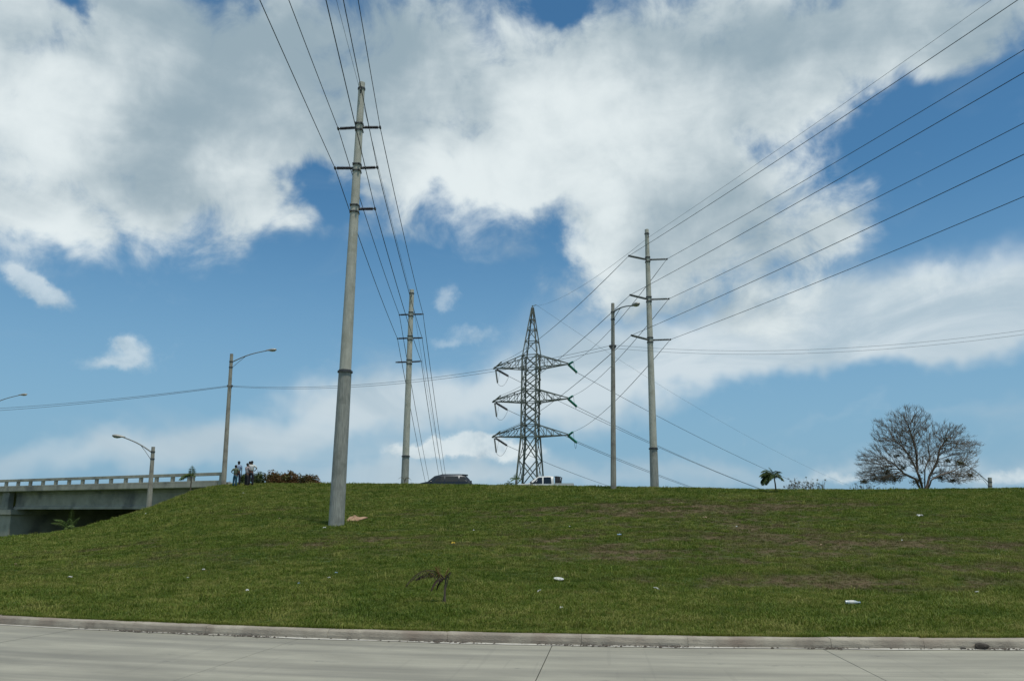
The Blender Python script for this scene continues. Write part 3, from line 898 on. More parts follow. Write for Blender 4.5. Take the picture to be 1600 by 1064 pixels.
# girders
gp = [(-.18, 3.375), (-.18, 3.22), (-.10, 3.12), (-.10, 2.12), (-.27, 1.98), (-.27, 1.80), (.27, 1.80), (.27, 1.98), (.10, 2.12), (.10, 3.12), (.18, 3.22), (.18, 3.375)]
for i in range(8):
    wc = 1.05 + i * (BW - 2.1) / 7
    bprof('girder', 1.0, 29.2, [(wc + a, z) for a, z in gp], M_GIRDER)
    bprof('girder', 30.4, 60.0, [(wc + a, z) for a, z in gp], M_GIRDER)
# wall pier with a cap and its end upstand
bbox('pier_wall', 28.9, 30.9, 0.5, BW - .5, -5.2, 1.30, M_GIRDER, .03)
bbox('pier_cap', 28.6, 31.2, 0.25, BW - .25, 1.303, 1.797, M_GIRDER, .03)
bbox('cap_end_block', 29.25, 30.35, 0.30, 0.80, 1.80, 3.40, M_GIRDER, .03)
bbox('abutment', -2.5, 1.2, 0.3, BW - .3, -5.2, 1.795, M_GIRDER)
bbox('abutment_backwall', -2.5, 0.95, 0.3, BW - .3, 1.80, 3.375, M_GIRDER)
bbox('abutment', 59.6, 62.5, 0.3, BW - .3, -5.2, 1.795, M_GIRDER)
bbox('wing_wall', -0.6, 0.55, 0.03, 0.29, 2.2, 3.80, M_BRIDGE)

# ================================================================ transmission poles
def pole_shape(base, top, r_base, r_flange_low, z_fl, r_flange_up, r_top, name, label, group, bury=1.0):
    """two-piece spun concrete pole with a flanged joint; base/top are world points of its axis"""
    ax = (top - base); H = ax.length; ax.normalize()
    q = ax.to_track_quat('Z', 'Y').to_matrix().to_4x4(); q.translation = base
    t = empty(name, base, label, 'utility pole', group)
    org = tuple(base)
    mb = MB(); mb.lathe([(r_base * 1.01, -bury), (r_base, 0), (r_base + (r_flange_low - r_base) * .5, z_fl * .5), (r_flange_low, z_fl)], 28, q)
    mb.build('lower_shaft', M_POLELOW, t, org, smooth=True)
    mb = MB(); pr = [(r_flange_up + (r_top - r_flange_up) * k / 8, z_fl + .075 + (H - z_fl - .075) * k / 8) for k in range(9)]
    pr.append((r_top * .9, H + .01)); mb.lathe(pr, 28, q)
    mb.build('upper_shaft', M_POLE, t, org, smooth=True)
    mb = MB(); R_ = max(r_flange_low, r_flange_up) + .045
    mb.lathe([(R_, z_fl - .035), (R_, z_fl + .03), (r_flange_up + .02, z_fl + .035), (r_flange_up + .02, z_fl + .075)], 28, q)
    mb.build('flange_ring', M_DARKSTEEL, t, org)
    return t, q, H, ax
def rad_at(h, H, z_fl, ru, rt): return ru + (rt - ru) * (h - z_fl) / (H - z_fl)

def clamp(t, q, h, r, org):
    for dz in (-.14, .14):
        mb = MB(); mb.lathe([(r + .002, dz - .03 + h), (r + .028, dz - .03 + h), (r + .028, dz + .03 + h), (r + .002, dz + .03 + h)], 20, q, cap=False)
        for a in (0.6, 2.5, 3.7, 5.6):
            p = q @ Vector(((r + .05) * cos(a), (r + .05) * sin(a), h + dz)); mb.box(p, (.07, .07, .05))
        mb.build('clamp_band', M_DARKSTEEL, t, org)

def post_insulator(t, p0, p1, org, m=M_INSUL, r=.062, sheds=11):
    """horizontal line post: base fitting, ribbed body, end clamp"""
    d = p1 - p0; L_ = d.length
    q = d.to_track_quat('Z', 'Y').to_matrix().to_4x4(); q.translation = p0
    mb = MB(); mb.lathe([(.055, -.06), (.06, .05), (.045, .12)], 10, q)
    ib = mb.build('insulator_fitting', M_DARKSTEEL, t, org)
    mb = MB(); pr = []
    a, b = .10, L_ - .07
    for k in range(sheds):
        z0 = a + (b - a) * k / sheds; dz = (b - a) / sheds
        pr += [(r * .55, z0), (r, z0 + dz * .45), (r * .95, z0 + dz * .6), (r * .55, z0 + dz * .7)]
    mb.lathe(pr, 10, q); o = mb.build('insulator', m, t, org)
    mb = MB(); mb.lathe([(.03, L_ - .08), (.035, L_ + .02)], 8, q); mb.box(p1, (.07, .16, .08))
    mb.build('line_clamp', M_DARKSTEEL, t, org)

def top_clamp(t, q, H, r, org):
    mb = MB(); mb.lathe([(r + .003, H - .32), (r + .03, H - .32), (r + .03, H - .25), (r + .003, H - .25)], 20, q, cap=False)
    mb.build('clamp_band', M_DARKSTEEL, t, org)
    mb = MB(); pts = [q @ Vector(p) for p in ((-r - .02, 0, H - .27), (-r - .16, -.02, H - .30), (-r - .20, -.03, H - .50), (-r - .10, -.03, H - .62))]
    mb.tube(pts, .025, 6); mb.build('ground_wire_bracket', M_DARKSTEEL, t, org)
    mb = MB(); mb.box(q @ Vector((r + .06, 0, H - .28)), (.12, .06, .08)); mb.build('clamp_bolt', M_DARKSTEEL, t, org)

def slope(px, py):
    d = ray(px, py); return d.z / d.y
def at_z(px, py, z):
    s = slope(px, py); return at(px, py, (z - EYE.z) / s)

def make_pole(base_px, top_px, Y, rows, label, radii, fl_y, m_ins=M_INSUL, bury=1.0, group='concrete transmission poles'):
    top = at(*top_px, Y)
    bx = at(*base_px, Y)
    r_base, r_fl, r_fu, r_top = radii
    z_fl_w = at(base_px[0], fl_y, Y).z
    base = bx
    zfl = z_fl_w - base.z
    t, q, H, ax = pole_shape(base, top, r_base, r_fl, zfl, r_fu, r_top, 'transmission_pole', label, group, bury)
    org = tuple(base)
    tips = []
    for (cx_, cy_, lp, rp) in rows:
        c = at(cx_, cy_, Y); h = (c - base).dot(ax); c = base + ax * h
        r = rad_at(h, H, zfl, r_fu, r_top)
        clamp(t, q, h, r, org)
        for tip in (lp, rp):
            if tip is None: tips.append(None); continue
            p1 = at_z(tip[0], tip[1], c.z + tip[2]) if len(tip) > 2 and tip[2] is not None else at(tip[0], tip[1], Y)
            dv = p1 - c; st = c + dv.normalized() * r
            post_insulator(t, st, p1, org, m_ins, r=.078 if m_ins is M_INSUL else .072, sheds=11 if m_ins is M_INSUL else 15)
            tips.append(p1)
    top_clamp(t, q, H, r_top, org)
    return t, tips, q @ Vector((-r_top - .12, -.03, H - .62)), base, ax

P1, T1, S1, _, _ = make_pole((525.5, 818), (565.5, 130), 31.0,
    [(561.3, 199.5, (528.5, 201.5), (594, 199.5)), (555.5, 263, (523.5, 263), (589.5, 262)), (550.5, 327, None, (586, 326.5))],
    'large near concrete transmission pole rising from mid slope, cardboard at its foot', (.295, .252, .232, .132), 581)
P2, T2, S2, _, _ = make_pole((632.5, 753), (643.5, 453), 58.0,
    [(641.5, 491.3, (624, 492), (661, 491)), (640, 528.3, (621, 529), (659.5, 528)), (638.3, 565.5, (619, 566), (658, 564.5))],
    'smaller concrete transmission pole behind the near one, left of the dark vehicle', (.275, .262, .25, .165), 713, bury=4)
P3, T3, S3, _, _ = make_pole((1022.8, 760), (1010.5, 359), 47.6,
    [(1011.5, 406, (982.5, 400, .0), (1042, 405, .0)), (1014.5, 468, (984.5, 461, .0), (1045, 467, .0)), (1017, 531.5, (986.5, 524, .0), (1047.5, 530.5, .0))],
    'concrete transmission pole with three pairs of long grey arms on the crest', (.252, .235, .222, .125), 701, m_ins=M_INSULGREY, bury=2)

# ================================================================ street lamps
def lamp(px_base, py_base, px_top, py_top, Y, head_px, head_py, head_Y, label, att_drop=.35, attach_px=None, bury=2.0, seam=False, w0=.165, w1=.085):
    base = at(px_base, py_base, Y); top = at(px_top, py_top, Y)
    org = tuple(base)
    t = empty('street_lamp', base, label, 'street lamp', 'concrete street lamps')
    ax = (top - base); H = ax.length; ax.normalize()
    q = ax.to_track_quat('Z', 'Y').to_matrix().to_4x4(); q.translation = base
    mb = MB(); mb.lathe([(w0 * 1.02, -bury), (w0, 0), (w0 + (w1 - w0) * .5, H * .5), (w1, H)], 8, q)
    mb.build('lamp_post', M_LAMPPOLE, t, org)
    head = at(head_px, head_py, head_Y)
    a0 = base + ax * (H - att_drop)
    d = head - a0
    dh = Vector((d.x, d.y, 0)).normalized()
    a0 = a0 + dh * w1
    up = Vector((0, 0, 1))
    L_ = (head - a0).length
    pts = []
    for k in range(9):
        u = k / 8
        pts.append(a0.lerp(head, u) + up * (.055 * L_ * sin(pi * min(u, 1)) * (1 - .3 * u)))
    mb = MB(); mb.tube(pts, [.045 - .012 * k / 8 for k in range(9)], 8); mb.build('lamp_arm', M_GALV, t, org, smooth=True)
    low = a0 - up * .45
    mb = MB(); mb.tube([low, low.lerp(pts[3], .5) + up * .02, pts[3]], .018, 6); mb.build('arm_brace', M_GALV, t, org)
    for zz in (H - att_drop, H - att_drop - .45):
        mb = MB(); mb.lathe([(w1 + .004, zz - .04), (w1 + .03, zz - .04), (w1 + .03, zz + .04), (w1 + .004, zz + .04)], 8, q, cap=False)
        mb.build('arm_clamp', M_DARKSTEEL, t, org)
    # cobra head: flattened shell narrowing to the neck, lens below
    hd = (pts[-1] - pts[-2]); hd = Vector((hd.x, hd.y, hd.z * .35)).normalized()
    side = hd.cross(up).normalized(); upv = side.cross(hd)
    prof = [(-.18, .05, .05), (-.05, .075, .07), (.12, .12, .10), (.32, .17, .125), (.5, .16, .115), (.62, .10, .08), (.67, .03, .03)]
    vv = []; n = 12
    for (x, w, h) in prof:
        for k in range(n):
            a = 2 * pi * k / n
            zz = sin(a) * h * (1.0 if sin(a) > 0 else .55)
            vv.append(head + hd * x + side * (cos(a) * w) + upv * zz)
    ff = [(i * n + k, i * n + (k + 1) % n, (i + 1) * n + (k + 1) % n, (i + 1) * n + k) for i in range(len(prof) - 1) for k in range(n)]
    ff += [tuple(range(n - 1, -1, -1)), tuple((len(prof) - 1) * n + k for k in range(n))]
    mb = MB(); mb.add(vv, ff); hs = mb.build('lamp_head', M_HEAD, t, org, smooth=True)
    vv = []; prof2 = [(.14, .10, .03), (.3, .145, .075), (.48, .135, .07), (.58, .08, .03)]
    for (x, w, h) in prof2:
        for k in range(7):
            a = pi + pi * k / 6
            vv.append(head + hd * x + side * (cos(a) * w) + upv * (sin(a) * h - .05))
    ff = [(i * 7 + k, i * 7 + k + 1, (i + 1) * 7 + k + 1, (i + 1) * 7 + k) for i in range(3) for k in range(6)] + [tuple(range(7)), tuple(21 + k for k in reversed(range(7)))]
    mb = MB(); mb.add(vv, ff); mb.build('lamp_lens', M_LENS, hs, org, smooth=True)
    if attach_px is not None:
        c = at(attach_px[0], attach_px[1], Y)
        mb = MB(); mb.box(c, (.42, .2, .14)); mb.box(c + Vector((0, 0, -.12)), (.3, .16, .10))
        mb.build('cable_bracket', M_DARKSTEEL, t, org, bevel=.02)
    return t
lamp(349.5, 753.5, 362, 553, 61.5, 419, 547.5, 61.5, 'tall street lamp at the right end of the bridge rail beside the people', att_drop=.62, attach_px=(359.3, 603), w0=.20, w1=.13)
lamp(958.5, 758.5, 957.5, 474, 46.5, 989, 477.5, 44.3, 'tall street lamp between the lattice tower and the grey-armed pole', att_drop=.55, attach_px=(957.3, 541), w0=.165, w1=.10)
lamp(232.5, 795, 239.5, 698, 51.5, 191, 682.5, 51.5, 'short-looking street lamp standing in front of the bridge, arm to the left', att_drop=.32, bury=6, w0=.17, w1=.115)
lamp(-36, 800, -14, 566, 78, 32, 617, 78.0, 'street lamp cut off at the left edge with only its head in view', att_drop=4.4, bury=3, w0=.2, w1=.13)
lamp(1547.5, 775, 1546.5, 746, 84, 1504, 722.8, 84, 'far street lamp right of the bare tree, post mostly hidden by the crest', att_drop=.45, bury=6, w0=.21, w1=.19)

# ================================================================ lattice tower
TY = 120.0
TH = R(-16)
def tpx(px, py): return at(px, py, TY)
tc0 = tpx(829.5, 629)
def txy(py, cx=None):
    """axis point at picture height py"""
    c = tpx(829.5 if cx is None else cx, py); return c
tower = empty('lattice_tower', Vector((txy(755).x, TY, -2.6)), 'steel lattice electricity tower with three cross arms behind the white pickup', 'electricity pylon')
TO = tuple(tower.location)
ux = Vector((cos(TH), sin(TH), 0)); uy = Vector((-sin(TH), cos(TH), 0))
# half widths against height
z_base = -2.6
def zz(py): return tpx(829.5, py).z
z3b, z3t, z2b, z2t, z1b, z1t = zz(683), zz(664.5), zz(629), zz(610), zz(576.5), zz(556.5)
z_ap = zz(480.5)
def axis(z):
    f = (z - zz(755)) / (zz(480) - zz(755))
    return Vector((tpx(828.0, 755).x + f * (tpx(832.2, 480).x - tpx(828.0, 755).x), TY, z))
def hw(z):
    if z <= z3b: return 1.10 + (z3b - z) / (z3b - zz(755)) * 0.50
    if z <= z1t: return 1.10
    return max(0.06, 1.10 * (1 - (z - z1t) / (z_ap - z1t)) ** 0.9 * 1.0)
def corner(k, z):
    sx, sy = ((-1, -1), (1, -1), (1, 1), (-1, 1))[k]
    h = hw(z); return axis(z) + ux * (sx * h) + uy * (sy * h)
def bar(mb, a, b, w):
    """angle section: two thin plates at right angles"""
    d = (b - a); L_ = d.length; w = w * 1.3
    if L_ < 1e-4: return
    q = d.to_track_quat('Z', 'Y').to_matrix()
    c = (a + b) / 2; t_ = w * .22
    mb.box(c + q @ Vector((w / 2, 0, 0)), (w, t_, L_), q); mb.box(c + q @ Vector((t_ / 2, w / 2 + t_ / 2 + .001, 0)), (t_, w, L_), q)
lv_low = [z_base, z_base + 2.6, z_base + 4.4]
zc_ = lv_low[-1]; lv = list(lv_low)
nlow = 3
for k in range(1, nlow + 1): lv.append(zc_ + (z3b - zc_) * k / nlow)
body = lv + [z3t, (z3t + z2b) / 2, z2b, z2t, (z2t + z1b) / 2, z1b, z1t]
peak = [z1t, z1t + (z_ap - z1t) * .28, z1t + (z_ap - z1t) * .52, z1t + (z_ap - z1t) * .74, z_ap]
for k in range(4):
    mb = MB(); pts = [corner(k, z) for z in body[:1]] + [corner(k, z3b), corner(k, z1t)]
    for a, b in zip(pts[:-1], pts[1:]): bar(mb, a, b, .17)
    for a, b in zip(peak[:-1], peak[1:]): bar(mb, corner(k, a), corner(k, b), .11)
    mb.build('leg', M_LATTICE, tower, TO)
for za, zb in zip(body[:-1], body[1:]):
    if zb - za < .2: continue
    for k in range(4):
        k2 = (k + 1) % 4
        mb = MB(); bar(mb, corner(k, za), corner(k2, zb), .085); mb.build('brace', M_LATTICE, tower, TO)
        mb = MB(); bar(mb, corner(k2, za) + (uy if k % 2 == 0 else ux) * .02, corner(k, zb) + (uy if k % 2 == 0 else ux) * .02, .085); mb.build('brace', M_LATTICE, tower, TO)
for za, zb in zip(peak[:-1], peak[1:]):
    for k in range(4):
        k2 = (k + 1) % 4
        mb = MB(); bar(mb, corner(k, za), corner(k2, zb), .06); mb.build('brace', M_LATTICE, tower, TO)
for z in [lv[2], lv[3], z3b, z3t, z2b, z2t, z1b, z1t] + peak[1:4]:
    for k in range(4):
        mb = MB(); bar(mb, corner(k, z) + Vector((0, 0, .01)), corner((k + 1) % 4, z) + Vector((0, 0, .01)), .075); mb.build('cross_bar', M_LATTICE, tower, TO)
# gusset plates where the arms meet the legs
for z in (z3b, z2b, z1b):
    for k in range(4):
        mb = MB(); mb.box(corner(k, z), (.34, .34, .42), Matrix.Rotation(TH, 3, 'Z')); mb.build('gusset_plate', M_LATTICE, tower, TO)
# peak fittings
mb = MB(); ap = axis(z_ap); bar(mb, ap, ap + Vector((.05, 0, .35)), .06); bar(mb, ap + Vector((0, 0, .15)), ap + Vector((.6, 0, .42)), .05); bar(mb, ap, ap + Vector((-.15, 0, .3)), .05)
mb.build('peak_bracket', M_LATTICE, tower, TO)
AL, AR = {}, {}
for r_, (zb, zt, tl, tr) in enumerate(((z1b, z1t, (771.5, 573), (886.8, 572.3)), (z2b, z2t, (770, 625.7), (886.5, 625.5)), (z3b, z3t, (769.5, 681.5), (886.5, 681.8)))):
    for side in (-1, 1):
        mb = MB()
        z_tip = zz(tl[1] if side < 0 else tr[1])
        tippx = (tl if side < 0 else tr)
        # tip lies on the arm axis: solve its length so that it shows at tippx
        X = tpx(*tippx)
        Ls = abs(X.x - axis(zb).x) / cos(TH)
        tip = axis(z_tip) + ux * side * Ls
        tip2 = tip - ux * side * 0.0
        ks = (0, 3) if side < 0 else (1, 2)
        nseg = 3
        for k in ks:
            cb = corner(k, zb); ct = corner(k, zt)
            bar(mb, cb, tip, .10); bar(mb, ct, tip + Vector((0, 0, .12)), .09)
            pl = None
            for j in range(1, nseg + 1):
                u = j / (nseg + 1)
                pb = cb.lerp(tip, u); pt = ct.lerp(tip, u)
                bar(mb, pb, pt, .05)
                bar(mb, pb, (pl if pl is not None else ct), .05)
                pl = pt
        for j in range(0, nseg + 1):
            u = j / (nseg + 1); u2 = (j + 1) / (nseg + 1)
            a = corner(ks[0], zb).lerp(tip, u); b = corner(ks[1], zb).lerp(tip, u2 if j % 2 else u)
            c = corner(ks[1], zb).lerp(tip, u2)
            bar(mb, a + Vector((0, 0, .015)), c + Vector((0, 0, .015)), .045)
        mb.box(tip, (.3, .12, .22), Matrix.Rotation(TH, 3, 'Z'))
        mb.build('cross_arm', M_LATTICE, tower, TO)
        (AL if side < 0 else AR)[r_] = tip

def string_insul(p0, p1, m, r=.13, name='insulator_string', n=13):
    d = p1 - p0; L_ = d.length
    q = d.to_track_quat('Z', 'Y').to_matrix().to_4x4(); q.translation = p0
    mb = MB(); pr = [(.03, 0)]
    a, b = .12, L_ - .1
    for k in range(n):
        z0 = a + (b - a) * k / n; dz = (b - a) / n
        pr += [(r * .5, z0), (r, z0 + dz * .35), (r, z0 + dz * .55), (r * .5, z0 + dz * .75)]
    pr.append((.03, L_)); mb.lathe(pr, 8, q); return mb.build(name, m, tower, TO)
def curve_pts(a, b, sag, n=14):
    return [a.lerp(b, k / n) - Vector((0, 0, 4 * sag * (k / n) * (1 - k / n))) for k in range(n + 1)]
TR_up, TR_dn, TL_up, TL_dn = [], [], [], []
for r_ in range(3):
    tip = AR[r_]
    px, py = ((886.8, 572.3), (886.5, 625.5), (886.5, 681.8))[r_]
    up_ = at(px + 9.4, py - 7.6, TY - 2.0); dn = at(px + 14.6, py + 9.6, TY + 1.5)
    string_insul(tip, up_, M_INSULG, .17); string_insul(tip, dn, M_INSULG, .20)
    mb = MB(); mb.tube(curve_pts(up_, dn, .9 if r_ < 2 else 1.6), .022, 5); mb.build('jumper_cable', M_WIRE, tower, TO)
    TR_up.append(up_); TR_dn.append(dn)
    tip = AL[r_]
    px, py = ((771.5, 573), (770, 625.7), (769.5, 681.5))[r_]
    up_ = at(px + 12.5, py - 8.0, TY - 2.0); dn = at(px + 23.5, py + 15, TY + 1.5); hg = at(px + 6, py + 26, TY - .2)
    string_insul(tip, up_, M_INSULGREY, .11); string_insul(tip + Vector((.35, .3, -.05)), dn, M_INSUL, .20); string_insul(tip + Vector((.25, 0, -.1)), hg, M_INSULGREY, .13)
    mb = MB(); mb.tube(curve_pts(hg, dn, .9), .022, 5); mb.tube(curve_pts(hg, up_ , .1), .014, 5); mb.build('jumper_cable', M_WIRE, tower, TO)
    TL_up.append(up_); TL_dn.append(dn)

# ================================================================ wires
def wire(name, pts, sags, rad, m, label, cat, group, seg=14):
    mb = MB(); full = []
    for i in range(len(pts) - 1):
        c = curve_pts(pts[i], pts[i + 1], sags[i], seg)
        full += c if i == 0 else c[1:]
    if isinstance(rad, (int, float)): rr = [rad] * len(full)
    else:
        rr = []
        for i in range(len(pts) - 1):
            for k in range(seg + (1 if i == 0 else 0)):
                rr.append(rad[i])
    mb.tube(full, rr[:len(full)], 5)
    return mb.build(name, m, None, tuple(pts[0]), label=label, cat=cat, group=group)

def ext_cam(tip, px, k, dz=0.0):
    """run from a tip through the point that shows at the picture's edge and on past it"""
    e = at_z(px[0], px[1], tip.z + dz)
    return tip + (e - tip) * k

def far_end(px, py, Y): return at(px, py, Y)
G1 = 'conductors over the two left poles'
specs = [
 (T1[0], T2[0], (452, 0), (681, 800), 'conductor on the upper left insulators of the two left poles'),
 (T1[1], T2[1], (560, 0), (706, 800), 'conductor on the upper right insulators of the two left poles'),
 (T1[2], T2[2], (407, 0), (676, 800), 'leftmost conductor, on the middle left insulators of the left poles'),
 (T1[3], T2[3], (537, 0), (702, 800), 'conductor on the middle right insulators of the two left poles'),
 (T1[5], T2[5], (510, 0), (697, 800), 'conductor on the lowest right insulators of the two left poles'),
]
for a, b, e, f, lab in specs:
    wire('power_line', [ext_cam(a, e, 1.9), a, b, far_end(f[0], f[1], 160)], [0.05, .25, .8], [.0140, .017, .024], M_WIRE, lab, 'power line', G1)
wire('power_line', [ext_cam(S1, (526, 0), 1.9), S1, S2, far_end(704, 800, 160)], [.05, .2, .8], [.007, .008, .010], M_WIRELIGHT, 'thin pale ground wire strung over the tops of the left poles', 'power line', G1)
G2 = 'conductors over the right pole'
edge = [(1565, 0), (1600, 62), (1600, 95), (1600, 176), (1600, 222), (1600, 290)]
dest = [TL_up[0], TR_up[0], TL_up[1], TR_up[1], TL_up[2], TR_up[2]]
nm = ['upper left', 'upper right', 'middle left', 'middle right', 'lower left', 'lower right']
for i in range(6):
    a = T3[i]; e = at_z(*edge[i], a.z - .2)
    wire('power_line', [a + (e - a) * 1.9, a, dest[i]], [.35, .9], [.0125, .021], M_WIRE, 'conductor running from the %s arm of the right pole down to the tower' % nm[i], 'power line', G2)
wire('power_line', [S3 + (at_z(1530, 0, S3.z) - S3) * 1.9, S3, ap + Vector((.3, 0, .2))], [.3, .9], [.007, .011], M_WIRELIGHT, 'thin pale ground wire from the right pole top to the tower peak', 'power line', G2)
G3 = 'conductors leaving the tower to the right'
far = [(TR_dn[0], (1278, 768), 'upper right', .9), (TR_dn[1], (1236, 780), 'middle right', .9), (TR_dn[2], (1180, 790), 'lower right', .9),
       (TL_dn[0], (1232, 780), 'upper left', 1.0), (TL_dn[1], (1172, 790), 'middle left', 1.0), (TL_dn[2], (1050, 785), 'lower left', 1.0)]
for a, f, n_, s_ in far:
    wire('power_line', [a, at(f[0], f[1], 190)], [s_], .033, M_WIRE, 'conductor from the %s tower arm sloping right to the crest' % n_, 'power line', G3, seg=20)
wire('power_line', [ap + Vector((.6, 0, .4)), at(1330, 760, 190)], [2.0], .014, M_WIRELIGHT, 'thin ground wire from the tower peak sloping right to the crest', 'power line', G3, seg=20)
# small dampers on the conductors next to the tower strings
for i, p in enumerate(TR_dn + TR_up):
    pass
G4 = 'communication cables along the street lamps'
cA = at(359.3, 603, 61.5); cB = at(957.3, 540, 46.4)
L0 = at(-60, 641, 79); R0 = cB + (cB - cA) * 1.0
R0.z = cB.z + .2
for j, dz in enumerate((0.0, -.2)):
    o3 = Vector((0, -.15 - .05 * j, dz)); o2 = Vector((0, -.15, dz * .35))
    wire('hanging_cable', [L0 + Vector((0, 0, dz * 1.2)), cA + o2, cB + o3, R0 + Vector((0, 0, dz - .1))], [.25, .95 + .02 * j, 1.5], [.017, .012, .0075], M_CABLE,
         ('upper' if j == 0 else 'lower') + ' of the two thin cables hung between the street lamps', 'cable', G4, seg=24)

# ================================================================ vehicles (front = +X before turning)
def car_body(stations, name, matx, t):
    """stations: (x, z_bottom, z_belt, z_top, w_bottom, w_belt, w_top)"""
    mb = MB(); vv = []; n = 12
    for (x, zb, zl, zt, wb, wl, wt) in stations:
        half = [(wb * .9, zb), (wb, zb + .12), (wl, zb + (zl - zb) * .6), (wl * .985, zl), (wt, zl + (zt - zl) * .88 if zt > zl + .02 else zl + .005), (wt * .82, zt + .0)]
        ring = half + [(-w, z) for w, z in reversed(half)]
        vv += [(x, w, z) for w, z in ring]
    ff = []
    for i in range(len(stations) - 1):
        for k in range(n):
            ff.append((i * n + k, i * n + (k + 1) % n, (i + 1) * n + (k + 1) % n, (i + 1) * n + k))
    ff.append(tuple(range(n))); ff.append(tuple((len(stations) - 1) * n + k for k in reversed(range(n))))
    mb.add(vv, ff)
    bm_o = mb.build(name, matx, t)
    me = bm_o.data
    bm = bmesh.new(); bm.from_mesh(me)
    bmesh.ops.recalc_face_normals(bm, faces=bm.faces[:])
    bmesh.ops.bevel(bm, geom=[e for e in bm.edges if e.calc_face_angle(0) > .25], offset=.025, segments=2, affect='EDGES', clamp_overlap=True)
    bm.to_mesh(me); bm.free(); me.shade_smooth()
    try: me.set_sharp_from_angle(angle=R(40))
    except Exception: pass
    return bm_o
def interp_st(st, x):
    xs_ = [s[0] for s in st]
    return [float(np.interp(-x, [-a for a in xs_], [s[j] for s in st])) for j in range(1, 7)]
def side_window(st, xa_low, xb_low, xa_up, xb_up, side, matx, t, name='side_window', lo=.04, hi=.86):
    """pane following the body side between belt and roof"""
    mb = MB(); vv = []; nx = 6; nz = 4
    for j in range(nz + 1):
        v = j / nz
        for i in range(nx + 1):
            u = i / nx
            xa = xa_low + (xa_up - xa_low) * v; xb = xb_low + (xb_up - xb_low) * v
            x = xa + (xb - xa) * u
            zb, zl, zt, wb, wl, wt = interp_st(st, x)
            f = lo + (hi - lo) * v
            zmax = zl + (zt - zl) * .88
            z = zl + (zmax - zl) * f
            w = wl * .985 + (wt - wl * .985) * f + .012
            vv.append((x, w * side, z))
    ff = [(j * (nx + 1) + i, j * (nx + 1) + i + 1, (j + 1) * (nx + 1) + i + 1, (j + 1) * (nx + 1) + i) for j in range(nz) for i in range(nx)]
    if side < 0: pass
    else: ff = [tuple(reversed(f)) for f in ff]
    mb.add(vv, ff); o = mb.build(name, matx, t)
    return o
def screen(x0, z0, w0, x1, z1, w1, matx, t, name):
    mb = MB()
    n = Vector((z1 - z0, 0, -(x1 - x0))).normalized()
    if (x0 > 0) != (n.x > 0): n = -n
    o = n * .035
    mb.add([Vector(p) + o for p in ((x0, -w0, z0), (x0, w0, z0), (x1, w1, z1), (x1, -w1, z1))], [(0, 1, 2, 3)])
    return mb.build(name, matx, t)
def wheel(t, x, y, r, w=.21):
    q = Matrix.Rotation(R(90) * (1 if y > 0 else -1) * -1, 4, 'X'); q.translation = (x, y, r)
    mb = MB(); mb.lathe([(r * .62, -w * .35), (r * .64, w * .25), (r * .5, w * .42), (r * .15, w * .30), (.03, w * .38)], 20, q)
    rim = mb.build('wheel', M_RIM, t)
    mb = MB(); mb.lathe([(r * .62, -w / 2), (r * .93, -w / 2), (r, -w * .3), (r, w * .3), (r * .93, w / 2), (r * .62, w / 2)], 24, q, cap=False)
    mb.build('tyre', M_TYRE, rim)

# dark sport utility vehicle
suv = empty('sport_utility_vehicle', (0, 0, 0), 'dark grey sport utility vehicle parked beyond the crest, only its roof half showing', 'car')
st = [(2.32, .42, .70, .72, .70, .76, .68), (2.24, .32, .86, .90, .80, .86, .72), (1.9, .28, .96, 1.00, .86, .90, .74), (1.50, .28, 1.04, 1.09, .88, .92, .74), (1.32, .28, 1.05, 1.14, .88, .92, .72),
      (.72, .28, 1.07, 1.62, .88, .92, .62), (.3, .28, 1.07, 1.72, .88, .92, .63), (-1.2, .28, 1.08, 1.74, .88, .92, .63), (-1.75, .30, 1.09, 1.66, .88, .91, .62), (-2.12, .34, 1.10, 1.28, .86, .90, .66), (-2.30, .42, 1.00, 1.06, .80, .86, .70), (-2.36, .50, .80, .84, .74, .80, .70)]
car_body(st, 'body', M_SUVP, suv)
for s in (-1, 1):
    side_window(st, 1.16, .0, .66, .0, s, M_GLASS, suv)
    side_window(st, -.09, -1.18, -.09, -1.18, s, M_GLASS, suv)
    side_window(st, -1.27, -2.02, -1.27, -1.72, s, M_GLASS, suv)
    mb = MB(); mb.box((1.08, s * 1.02, 1.16), (.12, .16, .14)); mb.build('wing_mirror', M_SUVP, suv, bevel=.03)
    mb = MB(); mb.tube([(.25, s * .56, 1.715), (.1, s * .56, 1.765), (-1.4, s * .56, 1.765), (-1.55, s * .56, 1.70)], .018, 6); mb.build('roof_rail', M_BLACKP, suv)
    mb = MB(); mb.box((2.18, s * .66, .80), (.22, .26, .13)); mb.build('headlight', M_CHROME, suv, bevel=.03)
    mb = MB(); mb.box((-2.24, s * .78, 1.02), (.12, .14, .34)); mb.build('taillight', M_GLASS, suv, bevel=.02)
    for x in (1.45, -1.42): wheel(suv, x, s * .80, .36)
screen(1.32, 1.12, .66, .74, 1.60, .56, M_GLASS, suv, 'windshield')
screen(-2.10, 1.27, .60, -1.78, 1.62, .54, M_GLASS, suv, 'rear_window')
mb = MB(); mb.box((-1.72, 0, 1.70), (.50, 1.20, .10), Matrix.Rotation(R(-4), 3, 'Y')); mb.build('rear_spoiler', M_SUVP, suv, bevel=.02)
mb = MB(); mb.box((2.34, 0, .48), (.16, 1.5, .22)); mb.build('front_bumper', M_BLACKP, suv, bevel=.04)
mb = MB(); mb.box((-2.36, 0, .50), (.16, 1.5, .22)); mb.build('rear_bumper', M_BLACKP, suv, bevel=.04)
YS = 72.0
roofp = at(690, 741.2, YS)
